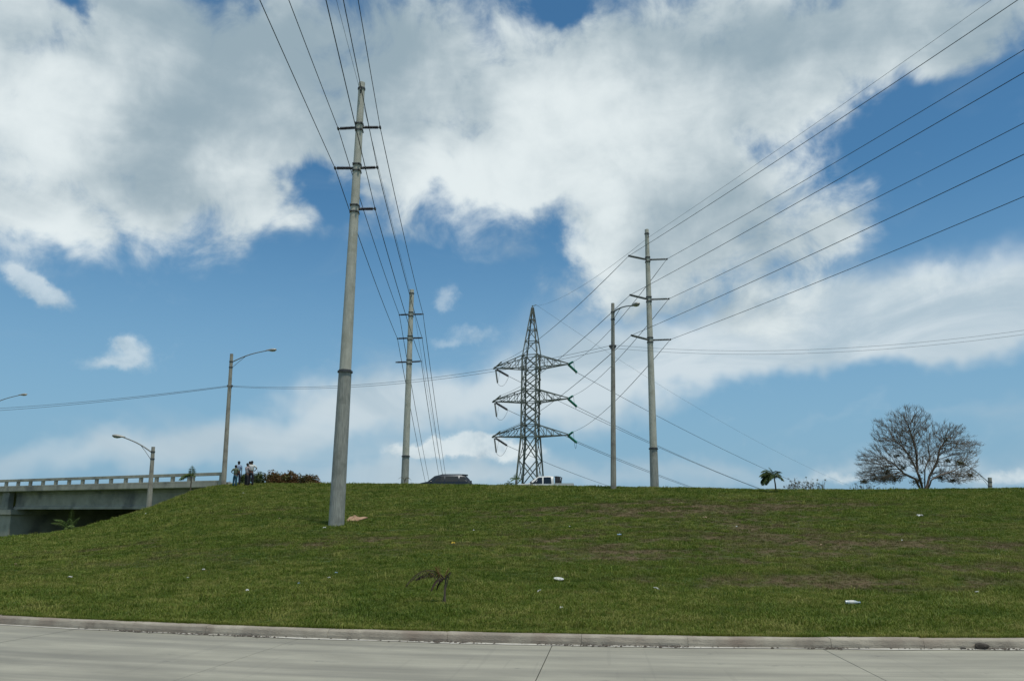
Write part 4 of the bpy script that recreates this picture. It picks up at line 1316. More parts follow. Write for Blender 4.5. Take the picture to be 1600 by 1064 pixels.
suv.location = (at(694.5, 745, YS).x, YS, roofp.z - 1.75); suv.rotation_euler = (0, 0, R(180 + 3)); suv.scale = (1.06, 1.0, 1.0)

# white crew-cab pickup with a dark slatted canopy behind the cab
pk = empty('pickup_truck', (0, 0, 0), 'white crew cab pickup in front of the lattice tower, cab and bed edge showing', 'pickup truck')
st = [(2.62, .46, .78, .82, .74, .80, .72), (2.52, .36, .98, 1.02, .84, .88, .76), (2.1, .32, 1.06, 1.10, .88, .92, .78), (1.35, .32, 1.10, 1.14, .90, .93, .78), (1.15, .32, 1.11, 1.18, .90, .93, .76),
      (.62, .32, 1.12, 1.56, .90, .93, .67), (.30, .32, 1.12, 1.72, .90, .93, .67), (-.5, .32, 1.13, 1.77, .90, .93, .68), (-1.02, .32, 1.13, 1.745, .90, .93, .68), (-1.07, .32, 1.12, 1.18, .90, .93, .72)]
car_body(st, 'cab', M_WHITEP, pk)
for s in (-1, 1):
    side_window(st, 1.10, -.02, .36, -.02, s, M_GLASS, pk, lo=.0, hi=.95)
    side_window(st, -.14, -.84, -.14, -.80, s, M_GLASS, pk, lo=.0, hi=.95)
    mb = MB(); mb.box((.98, s * 1.05, 1.20), (.14, .18, .20)); mb.build('wing_mirror', M_BLACKP, pk, bevel=.03)
    mb = MB(); mb.box((-1.95, s * .90, .82), (1.72, .08, .60)); mb.build('bed_side', M_WHITEP, pk, bevel=.02)
    mb = MB(); mb.box((-1.95, s * .90, 1.14), (1.74, .10, .03)); mb.build('bed_rail', M_WHITEP, pk, bevel=.01)
    mb = MB(); mb.box((2.50, s * .70, .92), (.20, .24, .15)); mb.build('headlight', M_CHROME, pk, bevel=.03)
    mb = MB(); mb.box((-2.80, s * .86, .92), (.05, .12, .30)); mb.build('taillight', M_REDL, pk)
    for x in (1.72, -1.75): wheel(pk, x, s * .82, .38, .24)
screen(1.15, 1.16, .70, .62, 1.55, .62, M_GLASS, pk, 'windshield')
mb = MB(); mb.box((-1.95, 0, .62), (1.70, 1.70, .06)); mb.build('bed_floor', M_WHITEP, pk)
mb = MB(); mb.box((-2.80, 0, .86), (.07, 1.60, .54)); mb.build('tailgate', M_WHITEP, pk, bevel=.02)
mb = MB(); mb.box((2.66, 0, .56), (.18, 1.6, .24)); mb.build('front_bumper', M_CHROME, pk, bevel=.04)
# canopy: dark ribs leaning back with narrow gaps, rounded top edge
for k in range(4):
    x = -1.20 - k * .165
    for s in (-1, 1):
        mb = MB(); top = 1.71 - .012 * k * k
        pts = [(x, s * .86, 1.16), (x - .02, s * .82, 1.40), (x - .05, s * .74, top - .06), (x - .07, s * .62, top)]
        mb.tube(pts, .062, 6); mb.build('canopy_rib', M_BLACKP, pk)
mb = MB(); mb.box((-1.40, 0, 1.70), (.62, 1.26, .03), Matrix.Rotation(R(-4), 3, 'Y')); mb.build('canopy_roof', M_BLACKP, pk, bevel=.01)
mb = MB(); mb.box((-1.40, 0, 1.40), (.50, 1.30, .50)); mb.build('canopy_liner', M_GLASS, pk)
YK = 68.0
pk.location = (at(847.0, 745, YK).x, YK, at(850, 743.6, YK).z - 1.775); pk.rotation_euler = (0, 0, R(180 - 3)); pk.scale = (.93, .93, 1.0)
# pale load end seen just past the bed
# ================================================================ people
M_SKIN = mat('skin', (0.16, 0.085, 0.055), (0.13, 0.07, 0.045), 8, 0.55)
M_HAIR = mat('black_hair', (0.012, 0.010, 0.010), None, rough=0.7)
M_SHOE = mat('black_shoes', (0.02, 0.018, 0.016), None, rough=0.5)
M_EYE = mat('eye', (0.5, 0.5, 0.48), None, rough=0.3)
def cloth(name, c): return mat(name, c, tuple(x * .78 for x in c), 9, 0.9, bump=.3)
def skin_mesh(name, verts, edges, radii, matx, root=0, sub=1):
    me = bpy.data.meshes.new(name); me.from_pydata(verts, edges, [])
    o = bpy.data.objects.new(name, me); COL.objects.link(o)
    m = o.modifiers.new('s', 'SKIN'); m.use_smooth_shade = True; m.branch_smoothing = .3
    sv = me.skin_vertices[0].data
    for i, r in enumerate(radii):
        sv[i].radius = (r, r) if isinstance(r, (int, float)) else r
        sv[i].use_root = (i == root)
    m2 = o.modifiers.new('u', 'SUBSURF'); m2.levels = sub; m2.render_levels = sub
    dg = bpy.context.evaluated_depsgraph_get()
    nm_ = bpy.data.meshes.new_from_object(o.evaluated_get(dg)); nm_.name = name
    nm_.materials.clear(); nm_.materials.append(matx); nm_.shade_smooth()
    bpy.data.objects.remove(o); bpy.data.meshes.remove(me)
    o = bpy.data.objects.new(name, nm_); COL.objects.link(o)
    return o
class Rig:
    def __init__(s): s.v = []; s.e = []; s.r = []
    def add(s, p, r, par=None):
        s.v.append(tuple(p)); s.r.append(r)
        if par is not None: s.e.append((par, len(s.v) - 1))
        return len(s.v) - 1
def person(loc, face, height, label, shirt, trousers, arms, belt=None, tail=0.0, cap=None, lean=0.0):
    """faces +Y before turning; arms: for each side (elbow, wrist) offsets"""
    t = empty('person', loc, label, 'person', 'people standing at the end of the bridge')
    k = height / 1.75
    V3 = lambda x, y, z: (x * k, (y + lean * max(z - .95, 0)) * k, z * k)
    b = Rig()
    pel = b.add(V3(0, 0, .95), .13); ab = b.add(V3(0, .01, 1.10), .12, pel); ch = b.add(V3(0, 0, 1.30), (.155, .12), ab)
    nk0 = b.add(V3(0, -.01, 1.45), .07, ch); nk = b.add(V3(0, .0, 1.52), .055, nk0)
    h0 = b.add(V3(0, .015, 1.58), .075, nk); h1 = b.add(V3(0, .015, 1.655), .095, h0); h2 = b.add(V3(0, .0, 1.71), .062, h1)
    b.add(V3(0, .115, 1.625), .014, h1)
    for s in (-1, 1): b.add(V3(s * .098, 0, 1.63), .016, h1)
    hands = []
    armj = []
    for s, (el_, wr) in zip((-1, 1), arms):
        sh = V3(s * .175, -.005, 1.42)
        i = b.add(sh, .055, nk0)
        e_ = Vector(sh) + Vector(el_) * k; w_ = e_ + Vector(wr) * k
        j = b.add(e_, .038, i); w = b.add(w_, .026, j)
        d = Vector(wr).normalized(); pm = w_ + d * .05 * k
        p = b.add(pm, .028, w)
        sd = d.cross(Vector((0, 0, 1))); sd = sd.normalized() if sd.length > .1 else Vector((0, 1, 0))
        for f, (off, ln) in enumerate(((-.03, .062), (-.011, .075), (.011, .078), (.03, .066))):
            q0 = pm + d * .035 * k + sd * off * k; i0 = b.add(q0, .0095, p)
            i1 = b.add(q0 + (d * ln * .5 + Vector((0, 0, -.004))) * k, .0085, i0)
            b.add(q0 + (d * ln * .9 + Vector((0, 0, -.018))) * k, .0075, i1)
        th = b.add(w_ + (d * .03 - sd * .035) * k, .011, w); b.add(w_ + (d * .075 - sd * .055) * k, .009, th)
        armj.append((sh, e_, w_))
    legs = []
    for s in (-1, 1):
        hp = b.add(V3(s * .09, 0, .88), .085, pel); kn = b.add(V3(s * .11, .01, .50), .058, hp); an = b.add(V3(s * .12, -.01, .09), .038, kn)
        b.add(V3(s * .13, .12, .035), .035, an)
        legs.append((V3(s * .09, 0, .88), V3(s * .11, .01, .50), V3(s * .12, -.01, .07)))
    b.r = [tuple(q * k for q in r) if isinstance(r, tuple) else r * k for r in b.r]
    body = skin_mesh('body', b.v, b.e, b.r, M_SKIN, 0, 1); body.parent = t
    # shirt
    c = Rig()
    w0 = c.add(V3(0, 0, 1.02 - tail), (.165, .125)); w1 = c.add(V3(0, .01, 1.12), (.155, .125), w0); w2 = c.add(V3(0, 0, 1.30), (.178, .135), w1); w3 = c.add(V3(0, -.01, 1.43), (.12, .085), w2)
    c.add(V3(0, -.005, 1.485), .072, w3)
    for sh, e_, w_ in armj:
        i = c.add(sh, .075, w3); m_ = c.add(Vector(sh).lerp(Vector(e_), .85), .056, i)
    c.r = [tuple(q * k * 1.10 for q in r) if isinstance(r, tuple) else r * k * 1.10 for r in c.r]
    o = skin_mesh('shirt', c.v, c.e, c.r, shirt, 0, 1); o.parent = t
    d_ = Rig()
    p0 = d_.add(V3(0, 0, 1.04), (.150, .115)); p1 = d_.add(V3(0, 0, .93), (.165, .125), p0)
    for (a_, b_, cc) in legs:
        i = d_.add(a_, .105, p1); j = d_.add(b_, .078, i); d_.add(cc, .062, j)
    d_.r = [tuple(q * k * 1.08 for q in r) if isinstance(r, tuple) else r * k * 1.14 for r in d_.r]
    o = skin_mesh('trousers', d_.v, d_.e, d_.r, trousers, 0, 1); o.parent = t
    # hair cap hugging the back of the skull
    hm = MB(); q = Matrix.Translation(Vector(V3(0, -.012, 1.655))) @ Matrix.Rotation(R(14), 4, 'X')
    hm.lathe([(.097 * k * cos(a) + .001, .105 * k * sin(a)) for a in [R(x) for x in (-42, -25, -5, 20, 42, 62, 80, 88)]], 14, q)
    hm.build('hair', M_HAIR, t, smooth=True)
    for s in (-1, 1):
        em = MB(); em.lathe([(.001, -.011 * k), (.010 * k, -.004), (.010 * k, .004), (.001, .011 * k)], 8, Matrix.Translation(Vector(V3(s * .034, .103, 1.648))))
        em.build('eye', M_EYE, t, smooth=True)
        sm = MB(); sm.box(V3(s * .128, .055, .04), (.095 * k, .27 * k, .08 * k)); sm.build('shoe', M_SHOE, t, bevel=.025)
    t.rotation_euler = (0, 0, face)
    return t
def foot(px, Y):
    p = at(px, 755, Y); return Vector((p.x, Y, gz(p.x, Y) - .015))
akimbo = [((-.17, -.06, -.22), (.13, .10, -.12)), ((.17, -.06, -.22), (-.13, .10, -.12))]
hang = [((-.05, -.01, -.29), (.0, .05, -.25)), ((.05, -.01, -.29), (0, .05, -.25))]
folded = [((-.07, .06, -.27), (.17, .18, .03)), ((.07, .06, -.27), (-.17, .18, .05))]
onehip = [((-.06, .02, -.28), (.08, .2, -.02)), ((.19, -.04, -.2), (-.12, .11, -.12))]
person(foot(366.8, 57.0), R(-6), 1.52, 'shorter person in an olive shirt and teal trousers seen from behind, leftmost of the group', cloth('olive_shirt', (.12, .15, .10)), cloth('teal_trousers', (.015, .085, .13)), akimbo, tail=.06)
person(foot(371.2, 57.9), R(12), 1.74, 'taller person in a light blue shirt and dark trousers beside the olive shirt', cloth('light_blue_shirt', (.27, .37, .52)), cloth('navy_trousers', (.018, .022, .045)), hang)
person(foot(385.0, 57.0), R(-35), 1.62, 'person in a pale pink shirt with arms folded, left of the white-shirted one', cloth('pale_pink_shirt', (.42, .36, .37)), cloth('black_trousers', (.016, .018, .022)), folded, tail=.10)
person(foot(388.6, 58.2), R(-50), 1.68, 'dark-haired person half hidden between the pink and white shirts', cloth('dark_maroon_shirt', (.05, .028, .032)), cloth('charcoal_trousers', (.02, .02, .025)), hang)
person(foot(391.6, 57.2), R(18), 1.76, 'person in a bright white shirt and black trousers seen from behind, rightmost of the group', cloth('white_shirt', (.60, .63, .62)), cloth('black_blue_trousers', (.014, .015, .025)), onehip)

# ================================================================ vegetation
def leaf_cloud(name, matx, parent, org, lobes, n, size, seed, shell=.55):
    """real leaves spread through uneven lobes; each leaf a bent two-triangle blade"""
    r = np.random.default_rng(seed); mb = MB()
    vol = np.array([l[3] * l[4] * l[5] for l in lobes]) ** .8; pr_ = vol / vol.sum()
    for i in range(n):
        l = lobes[r.choice(len(lobes), p=pr_)]
        d = r.normal(size=3); d /= np.linalg.norm(d)
        rad = (shell + (1 - shell) * r.random()) * (0.85 + .3 * r.random())
        c = Vector((l[0] + d[0] * l[3] * rad, l[1] + d[1] * l[4] * rad, l[2] + d[2] * l[5] * rad))
        s = size * r.uniform(.6, 1.3)
        q = Quaternion(Vector(r.normal(size=3)).normalized(), r.uniform(0, 6.28))
        a = q @ Vector((s, 0, 0)); b = q @ Vector((0, s * .38, s * .12)); c2 = q @ Vector((0, -s * .38, s * .12))
        mb.add([c - a, c + b, c + a, c + c2], [(0, 1, 2), (0, 2, 3)])
    return mb.build(name, matx, parent, org)
def shrub(px, ptop, Y, wpx, matx, label, seed, n=2000, size=.13, group='bushes beyond the crest by the people', twig=True, grey=None):
    r = random.Random(seed)
    g = at(px, 756, Y); base = Vector((g.x, Y, gz(g.x, Y)))
    top = at(px, ptop, Y).z; h = top - base.z; w = wpx / 1270.0 * Y / 2
    t = empty('shrub', base, label, 'shrub', group)
    org = tuple(base)
    lobes = []
    for _ in range(8):
        a = r.uniform(0, 6.28); d = r.random() ** .6 * w * .75
        hh = r.uniform(.45, .98) * (1 - .3 * (d / w))
        lobes.append((base.x + d * cos(a), base.y + d * sin(a) * .8, base.z + h * (hh - .22), w * r.uniform(.32, .55), w * .45, h * .26))
    lobes.append((base.x, base.y, base.z + h * .45, w * .7, w * .6, h * .42))
    mb = MB()
    for l in lobes:
        mb.tube([base + Vector((r.uniform(-.1, .1), r.uniform(-.1, .1), -.1)), base.lerp(Vector(l[:3]), .5) + Vector((0, 0, -.1)), Vector(l[:3]) + Vector((0, 0, l[5] * .5))], [.035, .025, .01], 5)
    mb.build('stems', M_TWIG, t, org)
    o = leaf_cloud('foliage', matx, t, org, lobes, n, size, seed)
    return t
shr = [(379, 740, 74, 20, L_GREEN, 'low green bush between the two pairs of standing people'),
       (404, 732.5, 75, 36, L_GREEN, 'green bush with dark tips just right of the people'),
       (425, 732, 75, 34, L_RED, 'rounded reddish green bush, tallest of the row beyond the crest'),
       (437, 736.5, 79, 30, L_GREEN, 'small green bush behind the tallest reddish one'),
       (450, 735, 75, 34, L_RED, 'wide red-brown bush in the middle of the row beyond the crest'),
       (467, 737.5, 76, 32, L_OLIVE, 'olive brown bush right of the widest red-brown bush'),
       (479, 739.5, 76, 28, L_RED, 'low red-brown bush near the right end of the row'),
       (491, 740, 76, 26, L_RED, 'rightmost red-brown bush, next to the near transmission pole')]
for i, (px, pt, Y, w, m_, lab) in enumerate(shr): shrub(px, pt - 3.0, Y, w * 1.1, m_, lab, 40 + i)
shrub(360, 749, 66, 14, L_GREEN, 'tiny green plant at the foot of the tall street lamp by the people', 60, 260, .08)

# sparse shrubs between small palm and bare tree
def twiggy(px0, px1, ptop, Y, label, seed, dens=40, leafm=L_OLIVE, group=None):
    r = random.Random(seed); gcx = (px0 + px1) / 2
    g = at(gcx, 760, Y); base = Vector((g.x, Y, gz(g.x, Y)))
    hw_ = (px1 - px0) / 2 / 1270 * Y; h = at(gcx, ptop, Y).z - base.z
    t = empty('shrub', base, label, 'shrub', group); org = tuple(base)
    mb = MB(); lobes = []
    for i in range(dens):
        x = r.uniform(-1, 1) * hw_; p0 = base + Vector((x * .6, r.uniform(-.4, .4), -.1)); tip = base + Vector((x + r.uniform(-.2, .2), r.uniform(-.5, .5), h * r.uniform(.6, 1.02) * (1 - .25 * abs(x / hw_))))
        mid = p0.lerp(tip, .5) + Vector((r.uniform(-.15, .15), 0, .05))
        mb.tube([p0, mid, tip], [.02, .014, .007], 4)
        for q in range(3):
            u = p0.lerp(tip, r.uniform(.5, .95)); v = u + Vector((r.uniform(-.35, .35), r.uniform(-.2, .2), r.uniform(.1, .35)))
            mb.tube([u, v], [.009, .005], 3)
            if r.random() < .6: lobes.append((v.x, v.y, v.z, .10, .10, .08))
    mb.build('stems', M_TWIG, t, org)
    leaf_cloud('foliage', leafm, t, org, lobes, len(lobes) * 9, .055, seed, .1)
twiggy(1231, 1262, 744.5, 66, 'wispy twiggy shrub just right of the small palm on the crest', 5, 26, group='twiggy shrubs beyond the crest')
twiggy(1256, 1274, 744.5, 67, 'middle of the wispy shrubs between the small palm and the bare tree', 15, 16, group='twiggy shrubs beyond the crest')
twiggy(1275, 1292, 748, 66, 'right and lowest of the wispy shrubs left of the bare tree', 6, 16, group='twiggy shrubs beyond the crest')
twiggy(1325, 1372, 747, 76, 'low scrubby growth at the left foot of the bare tree', 8, 30, group='twiggy shrubs beyond the crest')

# bare tree: branches grown by space colonisation
def bare_tree():
    Y = 75.0
    def P(px, py, dy=0): return np.array(at(px, py, Y + dy))
    gx_ = P(1443, 760); base = np.array([gx_[0], Y, gz(gx_[0], Y) - .0])
    r = np.random.default_rng(4)
    k = Y / 1270.0
    ell = [(1422, 672, 38, 38, 1.0), (1396, 690, 36, 26, .5), (1484, 688, 28, 30, .75), (1370, 722, 30, 26, .65), (1504, 716, 24, 24, .5), (1492, 745, 36, 14, .4), (1378, 746, 38, 12, .45), (1520, 698, 14, 7, .12), (1436, 716, 44, 24, .5), (1376, 664, 12, 10, .08)]
    A = []
    for (px, py, rx, ry, wgt) in ell:
        c = P(px, py)
        n = int(900 * wgt)
        d = r.normal(size=(n, 3)); d /= np.linalg.norm(d, axis=1)[:, None]
        rad = r.random(n) ** .42
        A.append(c + d * rad[:, None] * np.array([rx * k, min(rx, 40) * k * .9, ry * k]))
    A = np.concatenate(A)
    A = A[A[:, 2] > base[2] + .7]
    N_ = [base, base + [0, 0, .35], base + [0.02, 0, .7]]; par = [-1, 0, 1]
    # main limbs laid out by hand, as they show
    limbs = [[(1436, 742), (1424, 718), (1412, 700), (1400, 690)], [(1434, 738), (1432, 712), (1428, 690), (1420, 668)], [(1452, 745), (1464, 722), (1468, 702), (1478, 686)], [(1455, 750), (1470, 742), (1488, 736)], [(1430, 748), (1412, 740), (1394, 722)], [(1445, 735), (1452, 715), (1450, 695)]]
    for li, L_ in enumerate(limbs):
        prev = 2 if li not in (3, 4) else 1; dy = r.uniform(-1.2, 1.2)
        p0 = N_[prev]
        for (px, py) in L_:
            tgt = P(px, py, dy); steps = max(2, int(np.linalg.norm(tgt - p0) / .22))
            for s_ in range(1, steps + 1):
                q = p0 + (tgt - p0) * s_ / steps + r.normal(size=3) * .012
                N_.append(q); par.append(prev); prev = len(N_) - 1
            p0 = N_[prev]
    N_ = [np.array(n) for n in N_]
    step = .16; infl = 2.2; kill = .21
    nodes = np.array(N_); parents = list(par)
    alive = np.ones(len(A), bool)
    for it in range(70):
        Aa = A[alive]
        if len(Aa) == 0: break
        d2 = ((Aa[:, None, :] - nodes[None]) ** 2).sum(-1)
        ni = d2.argmin(1); dm = np.sqrt(d2[np.arange(len(Aa)), ni])
        new = []; newp = []
        dirs = (Aa - nodes[ni]) / np.maximum(dm, 1e-6)[:, None]
        okm = dm < infl
        acc = {}
        for i in np.where(okm)[0]:
            acc.setdefault(ni[i], []).append(dirs[i])
        for j, ds in acc.items():
            outd = nodes[j] - (base + np.array([0, 0, .6])); outd = outd / (np.linalg.norm(outd) + 1e-6)
            v = np.sum(ds, 0); v = v / (np.linalg.norm(v) + 1e-6) + outd * .55 + r.normal(size=3) * .30 + np.array([0, 0, .18])
            n_ = np.linalg.norm(v)
            if n_ < .2: continue
            new.append(nodes[j] + v / n_ * step); newp.append(j)
        if not new: break
        new = np.array(new)
        d3 = ((new[:, None] - nodes[None]) ** 2).sum(-1).min(1)
        okn = d3 > (.05) ** 2
        new = new[okn]; newp = [p for p, o_ in zip(newp, okn) if o_]
        if len(new) == 0: break
        nodes = np.concatenate([nodes, new]); parents += newp
        idx = np.where(alive)[0]
        d4 = np.sqrt(((Aa[:, None] - new[None]) ** 2).sum(-1).min(1))
        alive[idx[d4 < kill]] = False
    n = len(nodes); kids = [[] for _ in range(n)]
    for i, p in enumerate(parents):
        if p >= 0: kids[p].append(i)
    rad = np.zeros(n)
    for i in range(n - 1, -1, -1):
        rad[i] = (.0090 ** 2.38 if not kids[i] else sum(rad[c] for c in kids[i]))
    rad = rad ** (1 / 2.38)
    t = empty('bare_tree', Vector(base), 'large nearly leafless spreading tree beyond the crest at the right', 'tree')
    org = tuple(base)
    parts = {'trunk': MB(), 'branches': MB(), 'twigs': MB()}
    # chains
    starts = [(0, -1)]
    tips = []
    limb_list = []
    while starts:
        s0, p0 = starts.pop()
        chain = [p0] if p0 >= 0 else []
        c = s0
        while True:
            chain.append(c)
            if not kids[c]: tips.append(c); break
            ks = sorted(kids[c], key=lambda q: -rad[q])
            for o_ in ks[1:]: starts.append((o_, c))
            c = ks[0]
        rs = [max(rad[q], .005) for q in chain]
        if p0 >= 0: rs[0] = min(rs[0], rs[1] * 1.15)
        rmax = rs[1] if len(rs) > 1 else rs[0]
        pts = [nodes[q] for q in chain]
        if rmax > .055:
            mb = MB(); mb.tube(pts, rs, 7); limb_list.append(mb)
        elif rmax > .018: parts['branches'].tube(pts, rs, 4, cap=False)
        else: parts['twigs'].tube(pts, rs, 3, cap=False)
    # extra fine twigs off the thin wood
    fine = [i for i in range(n) if rad[i] < .026]
    for i in fine:
        for _ in range(3):
            if r.random() < .2: continue
            ou = nodes[i] - (base + np.array([0, 0, .6])); ou = ou / (np.linalg.norm(ou) + 1e-6)
            d = nodes[i] - nodes[parents[i]]; d = d / (np.linalg.norm(d) + 1e-6) * .4 + ou * .8 + r.normal(size=3) * .42 + np.array([0, 0, .2])
            d /= np.linalg.norm(d); L_ = r.uniform(.15, .42)
            m_ = nodes[i] + d * L_ * .5; d2_ = d + r.normal(size=3) * .25 + [0, 0, .15]
            parts['twigs'].tube([nodes[i], m_, m_ + d2_ * L_ * .5], [.0085, .0075, .005], 3, cap=False)
    for k_, mb in enumerate(limb_list): mb.build('trunk' if k_ == 0 else 'limb', M_BARK, t, org, smooth=True)
    parts['branches'].build('branches', M_BARK, t, org)
    parts['twigs'].build('twigs', M_TWIG, t, org, kind='stuff')
    lob = []
    for (px, py, w, h, m_) in ((1386, 737, 10, 15, 0), (1380, 748, 12, 8, 0), (1398, 748, 10, 9, 0), (1392, 728, 5, 6, 0), (1412, 731, 7, 7, 0), (1433, 752, 12, 9, 0), (1500, 724, 10, 7, 1), (1480, 720, 8, 5, 1), (1478, 685, 5, 7, 1), (1366, 748, 9, 6, 0), (1470, 746, 7, 7, 1), (1350, 752, 10, 5, 1), (1402, 712, 9, 5, 1), (1440, 738, 5, 6, 0), (1515, 742, 8, 5, 1), (1490, 751, 9, 5, 1)):
        c = P(px, py, r.uniform(-.8, .8)); lob.append((c[0], c[1], c[2], w * k, w * k, h * k))
    leaf_cloud('foliage', L_OLIVE, t, org, lob, 3600, .085, 77, .05)
    # few last leaves on the twigs
    mb = MB()
    for i in r.choice(tips, 420):
        c = Vector(nodes[i] + r.normal(size=3) * .08); s = .045
        q = Quaternion(Vector(r.normal(size=3)).normalized(), r.uniform(0, 6.28))
        a = q @ Vector((s, 0, 0)); b = q @ Vector((0, s * .5, 0)); mb.add([c - a, c + b, c + a, c - b], [(0, 1, 2), (0, 2, 3)])
    mb.build('dry_leaves', L_OLIVE, t, org, kind='stuff')
bare_tree()

def frond(mb_, base, d, L_, droop, leaf, nl, r, width=.02, wind=(0, 0, 0), stiff=.0, m_i=0, fold=.5):
    """arching rachis with pairs of drooping leaflets"""
    d = Vector(d).normalized(); pts = []; p = Vector(base); v = d.copy(); n = 10
    for i in range(n + 1):
        pts.append(p.copy()); p = p + v * (L_ / n)
        v = (v + Vector((0, 0, -droop / n)) + Vector(wind) / n).normalized()
    mb_.tube(pts, [width * (1 - .8 * i / n) for i in range(n + 1)], 4)
    for i in range(nl):
        u = .12 + .86 * i / (nl - 1); k = min(int(u * n), n - 1); f = u * n - k
        c = pts[k].lerp(pts[k + 1], f); tg = (pts[k + 1] - pts[k]).normalized()
        sd = tg.cross(Vector((0, 0, 1))); sd = sd.normalized() if sd.length > .05 else Vector((1, 0, 0))
        ll = leaf * (sin(pi * min(u * .9 + .12, 1)) ** .6) * r.uniform(.85, 1.1)
        for s in (-1, 1):
            dd = (sd * s + tg * .65 + Vector((0, 0, -fold * r.uniform(.6, 1.3))) + Vector(wind) * .3).normalized()
            w = leaf * .075
            tip = c + dd * ll + Vector((0, 0, -ll * .18)); mid = c + dd * ll * .45
            up = Vector((0, 0, 1)).cross(dd); up = up.normalized() * w if up.length > .05 else Vector((w, 0, 0))
            mb_.add([c, mid + up, tip, mid - up], [(0, 1, 2), (0, 2, 3)])
def palm(px, py, Y, trunk_px, label, fronds, leafm, seed, lean=(0, 0), fr_len=1.0, trunk_r=.05, wind=(0, 0, 0), base=None, nl=14, lf=.42, sink=0.05):
    r = random.Random(seed)
    if base is None:
        g = at(px, py, Y); base = Vector((g.x, Y, g.z))
    t = empty('small_palm', base, label, 'palm', None); org = tuple(base)
    h = trunk_px / 1270 * Y
    top = base + Vector((lean[0], lean[1], h))
    mb = MB(); mb.tube([base - Vector((0, 0, sink + .1)), base.lerp(top, .5) + Vector((.01, 0, 0)), top], [trunk_r, trunk_r * .85, trunk_r * .7], 8); mb.build('trunk', M_STEM, t, org, smooth=True)
    for (az_, el_, L_, dr) in fronds:
        m1 = MB(); d = Vector((cos(R(az_)) * cos(R(el_)), sin(R(az_)) * cos(R(el_)), sin(R(el_))))
        frond(m1, top - Vector((0, 0, .03)), d, L_ * fr_len, dr, L_ * fr_len * lf, nl, r, width=.018 * fr_len, wind=wind)
        m1.build('frond', leafm, t, org)
    return t
ring_f = lambda n, seed, L=1.0: [(360 * i / n + random.Random(seed + i).uniform(-15, 15), random.Random(seed * 3 + i).uniform(10, 75), L * random.Random(seed * 7 + i).uniform(.8, 1.1), random.Random(seed * 9 + i).uniform(1.4, 2.4)) for i in range(n)]
# wind-swept palm on the crest
palm(1212.5, 765.5, 43.4, 20, 'small windswept green palm standing alone on the crest left of the bare tree',
     [(175, 35, .85, 2.6), (190, 60, .95, 2.4), (160, 20, .8, 2.2), (200, 5, .7, 2.0), (185, 75, .9, 2.6), (120, 60, .8, 2.6), (240, 50, .85, 2.8), (20, 65, .7, 2.4), (350, 35, .62, 2.4), (60, 50, .6, 2.4), (300, 60, .7, 2.8), (170, 50, .9, 3.2), (195, 40, .95, 3.4), (90, 85, .6, 1.6), (180, 10, .6, 3.0), (185, 68, .9, 3.2), (150, 45, .85, 3.0), (210, 30, .8, 3.2), (0, 50, .6, 3.2), (30, 75, .65, 3.0)], L_PALM, 3, lean=(-.06, 0), fr_len=1.08, wind=(-.45, 0, 0), trunk_r=.045, lf=.34, nl=18)
palm(806.5, 757.5, 58, 9, 'little bright green palm just left of the tower legs', [(160, 50, .65, 1.8), (100, 70, .6, 1.5), (30, 55, .55, 2.0), (200, 25, .6, 1.8), (60, 80, .6, 1.2), (350, 30, .5, 2.2)], L_PALMBRIGHT, 5, wind=(-.2, 0, 0), fr_len=.85, trunk_r=.03)
palm(796.5, 757.5, 57, 2.5, 'tiny palm seedling left of the little bright green palm', [(180, 30, .5, 1.2), (10, 35, .45, 1.5), (120, 60, .45, 1.0), (150, 10, .5, 1.2), (40, 15, .4, 1.2)], L_PALM, 6, fr_len=.85, trunk_r=.025)
palm(297.5, 765.0, 56.6, 22, 'small palm before the bridge rail with yellowing fronds bent to the left', [(175, 35, 1.05, 2.4), (185, 45, .75, 3.0), (165, 50, .6, 3.0), (70, 84, .75, .15), (30, 78, .6, .6), (20, 35, .32, 2.0), (200, 60, .5, 2.6), (80, 80, .7, .3), (180, 40, .9, 2.6), (172, 25, .8, 2.0), (95, 82, .65, .3), (10, 60, .4, 1.6), (340, 40, .4, 2.4), (60, 86, .7, .1), (100, 75, .6, .4)], L_PALMBRIGHT, 7, wind=(-.2, 0, 0), trunk_r=.05, fr_len=1.05, lf=.40, nl=9)
pb = hit(108, 829); 
palm(108, 826, 40.0, 8, 'bushy low palm in the shade under the bridge', ring_f(14, 4) + ring_f(8, 9, .7) + [(80, 88, 1.0, .2)], L_PALMBRIGHT, 8, fr_len=1.2, trunk_r=.06, lf=.20, base=Vector((at(108, 829, 41.2).x, 41.2, gz(at(108, 829, 41.2).x, 41.2) - .05)), nl=16)
palm(632, 756, 54.6, 5, 'young palm with arching fronds at the foot of the smaller transmission pole', [(20, 70, .75, 3.4), (170, 75, .7, 3.2), (350, 80, .62, 3.6), (90, 60, .5, 3.0)], L_OLIVE, 9, fr_len=.9, trunk_r=.025, lf=.14)

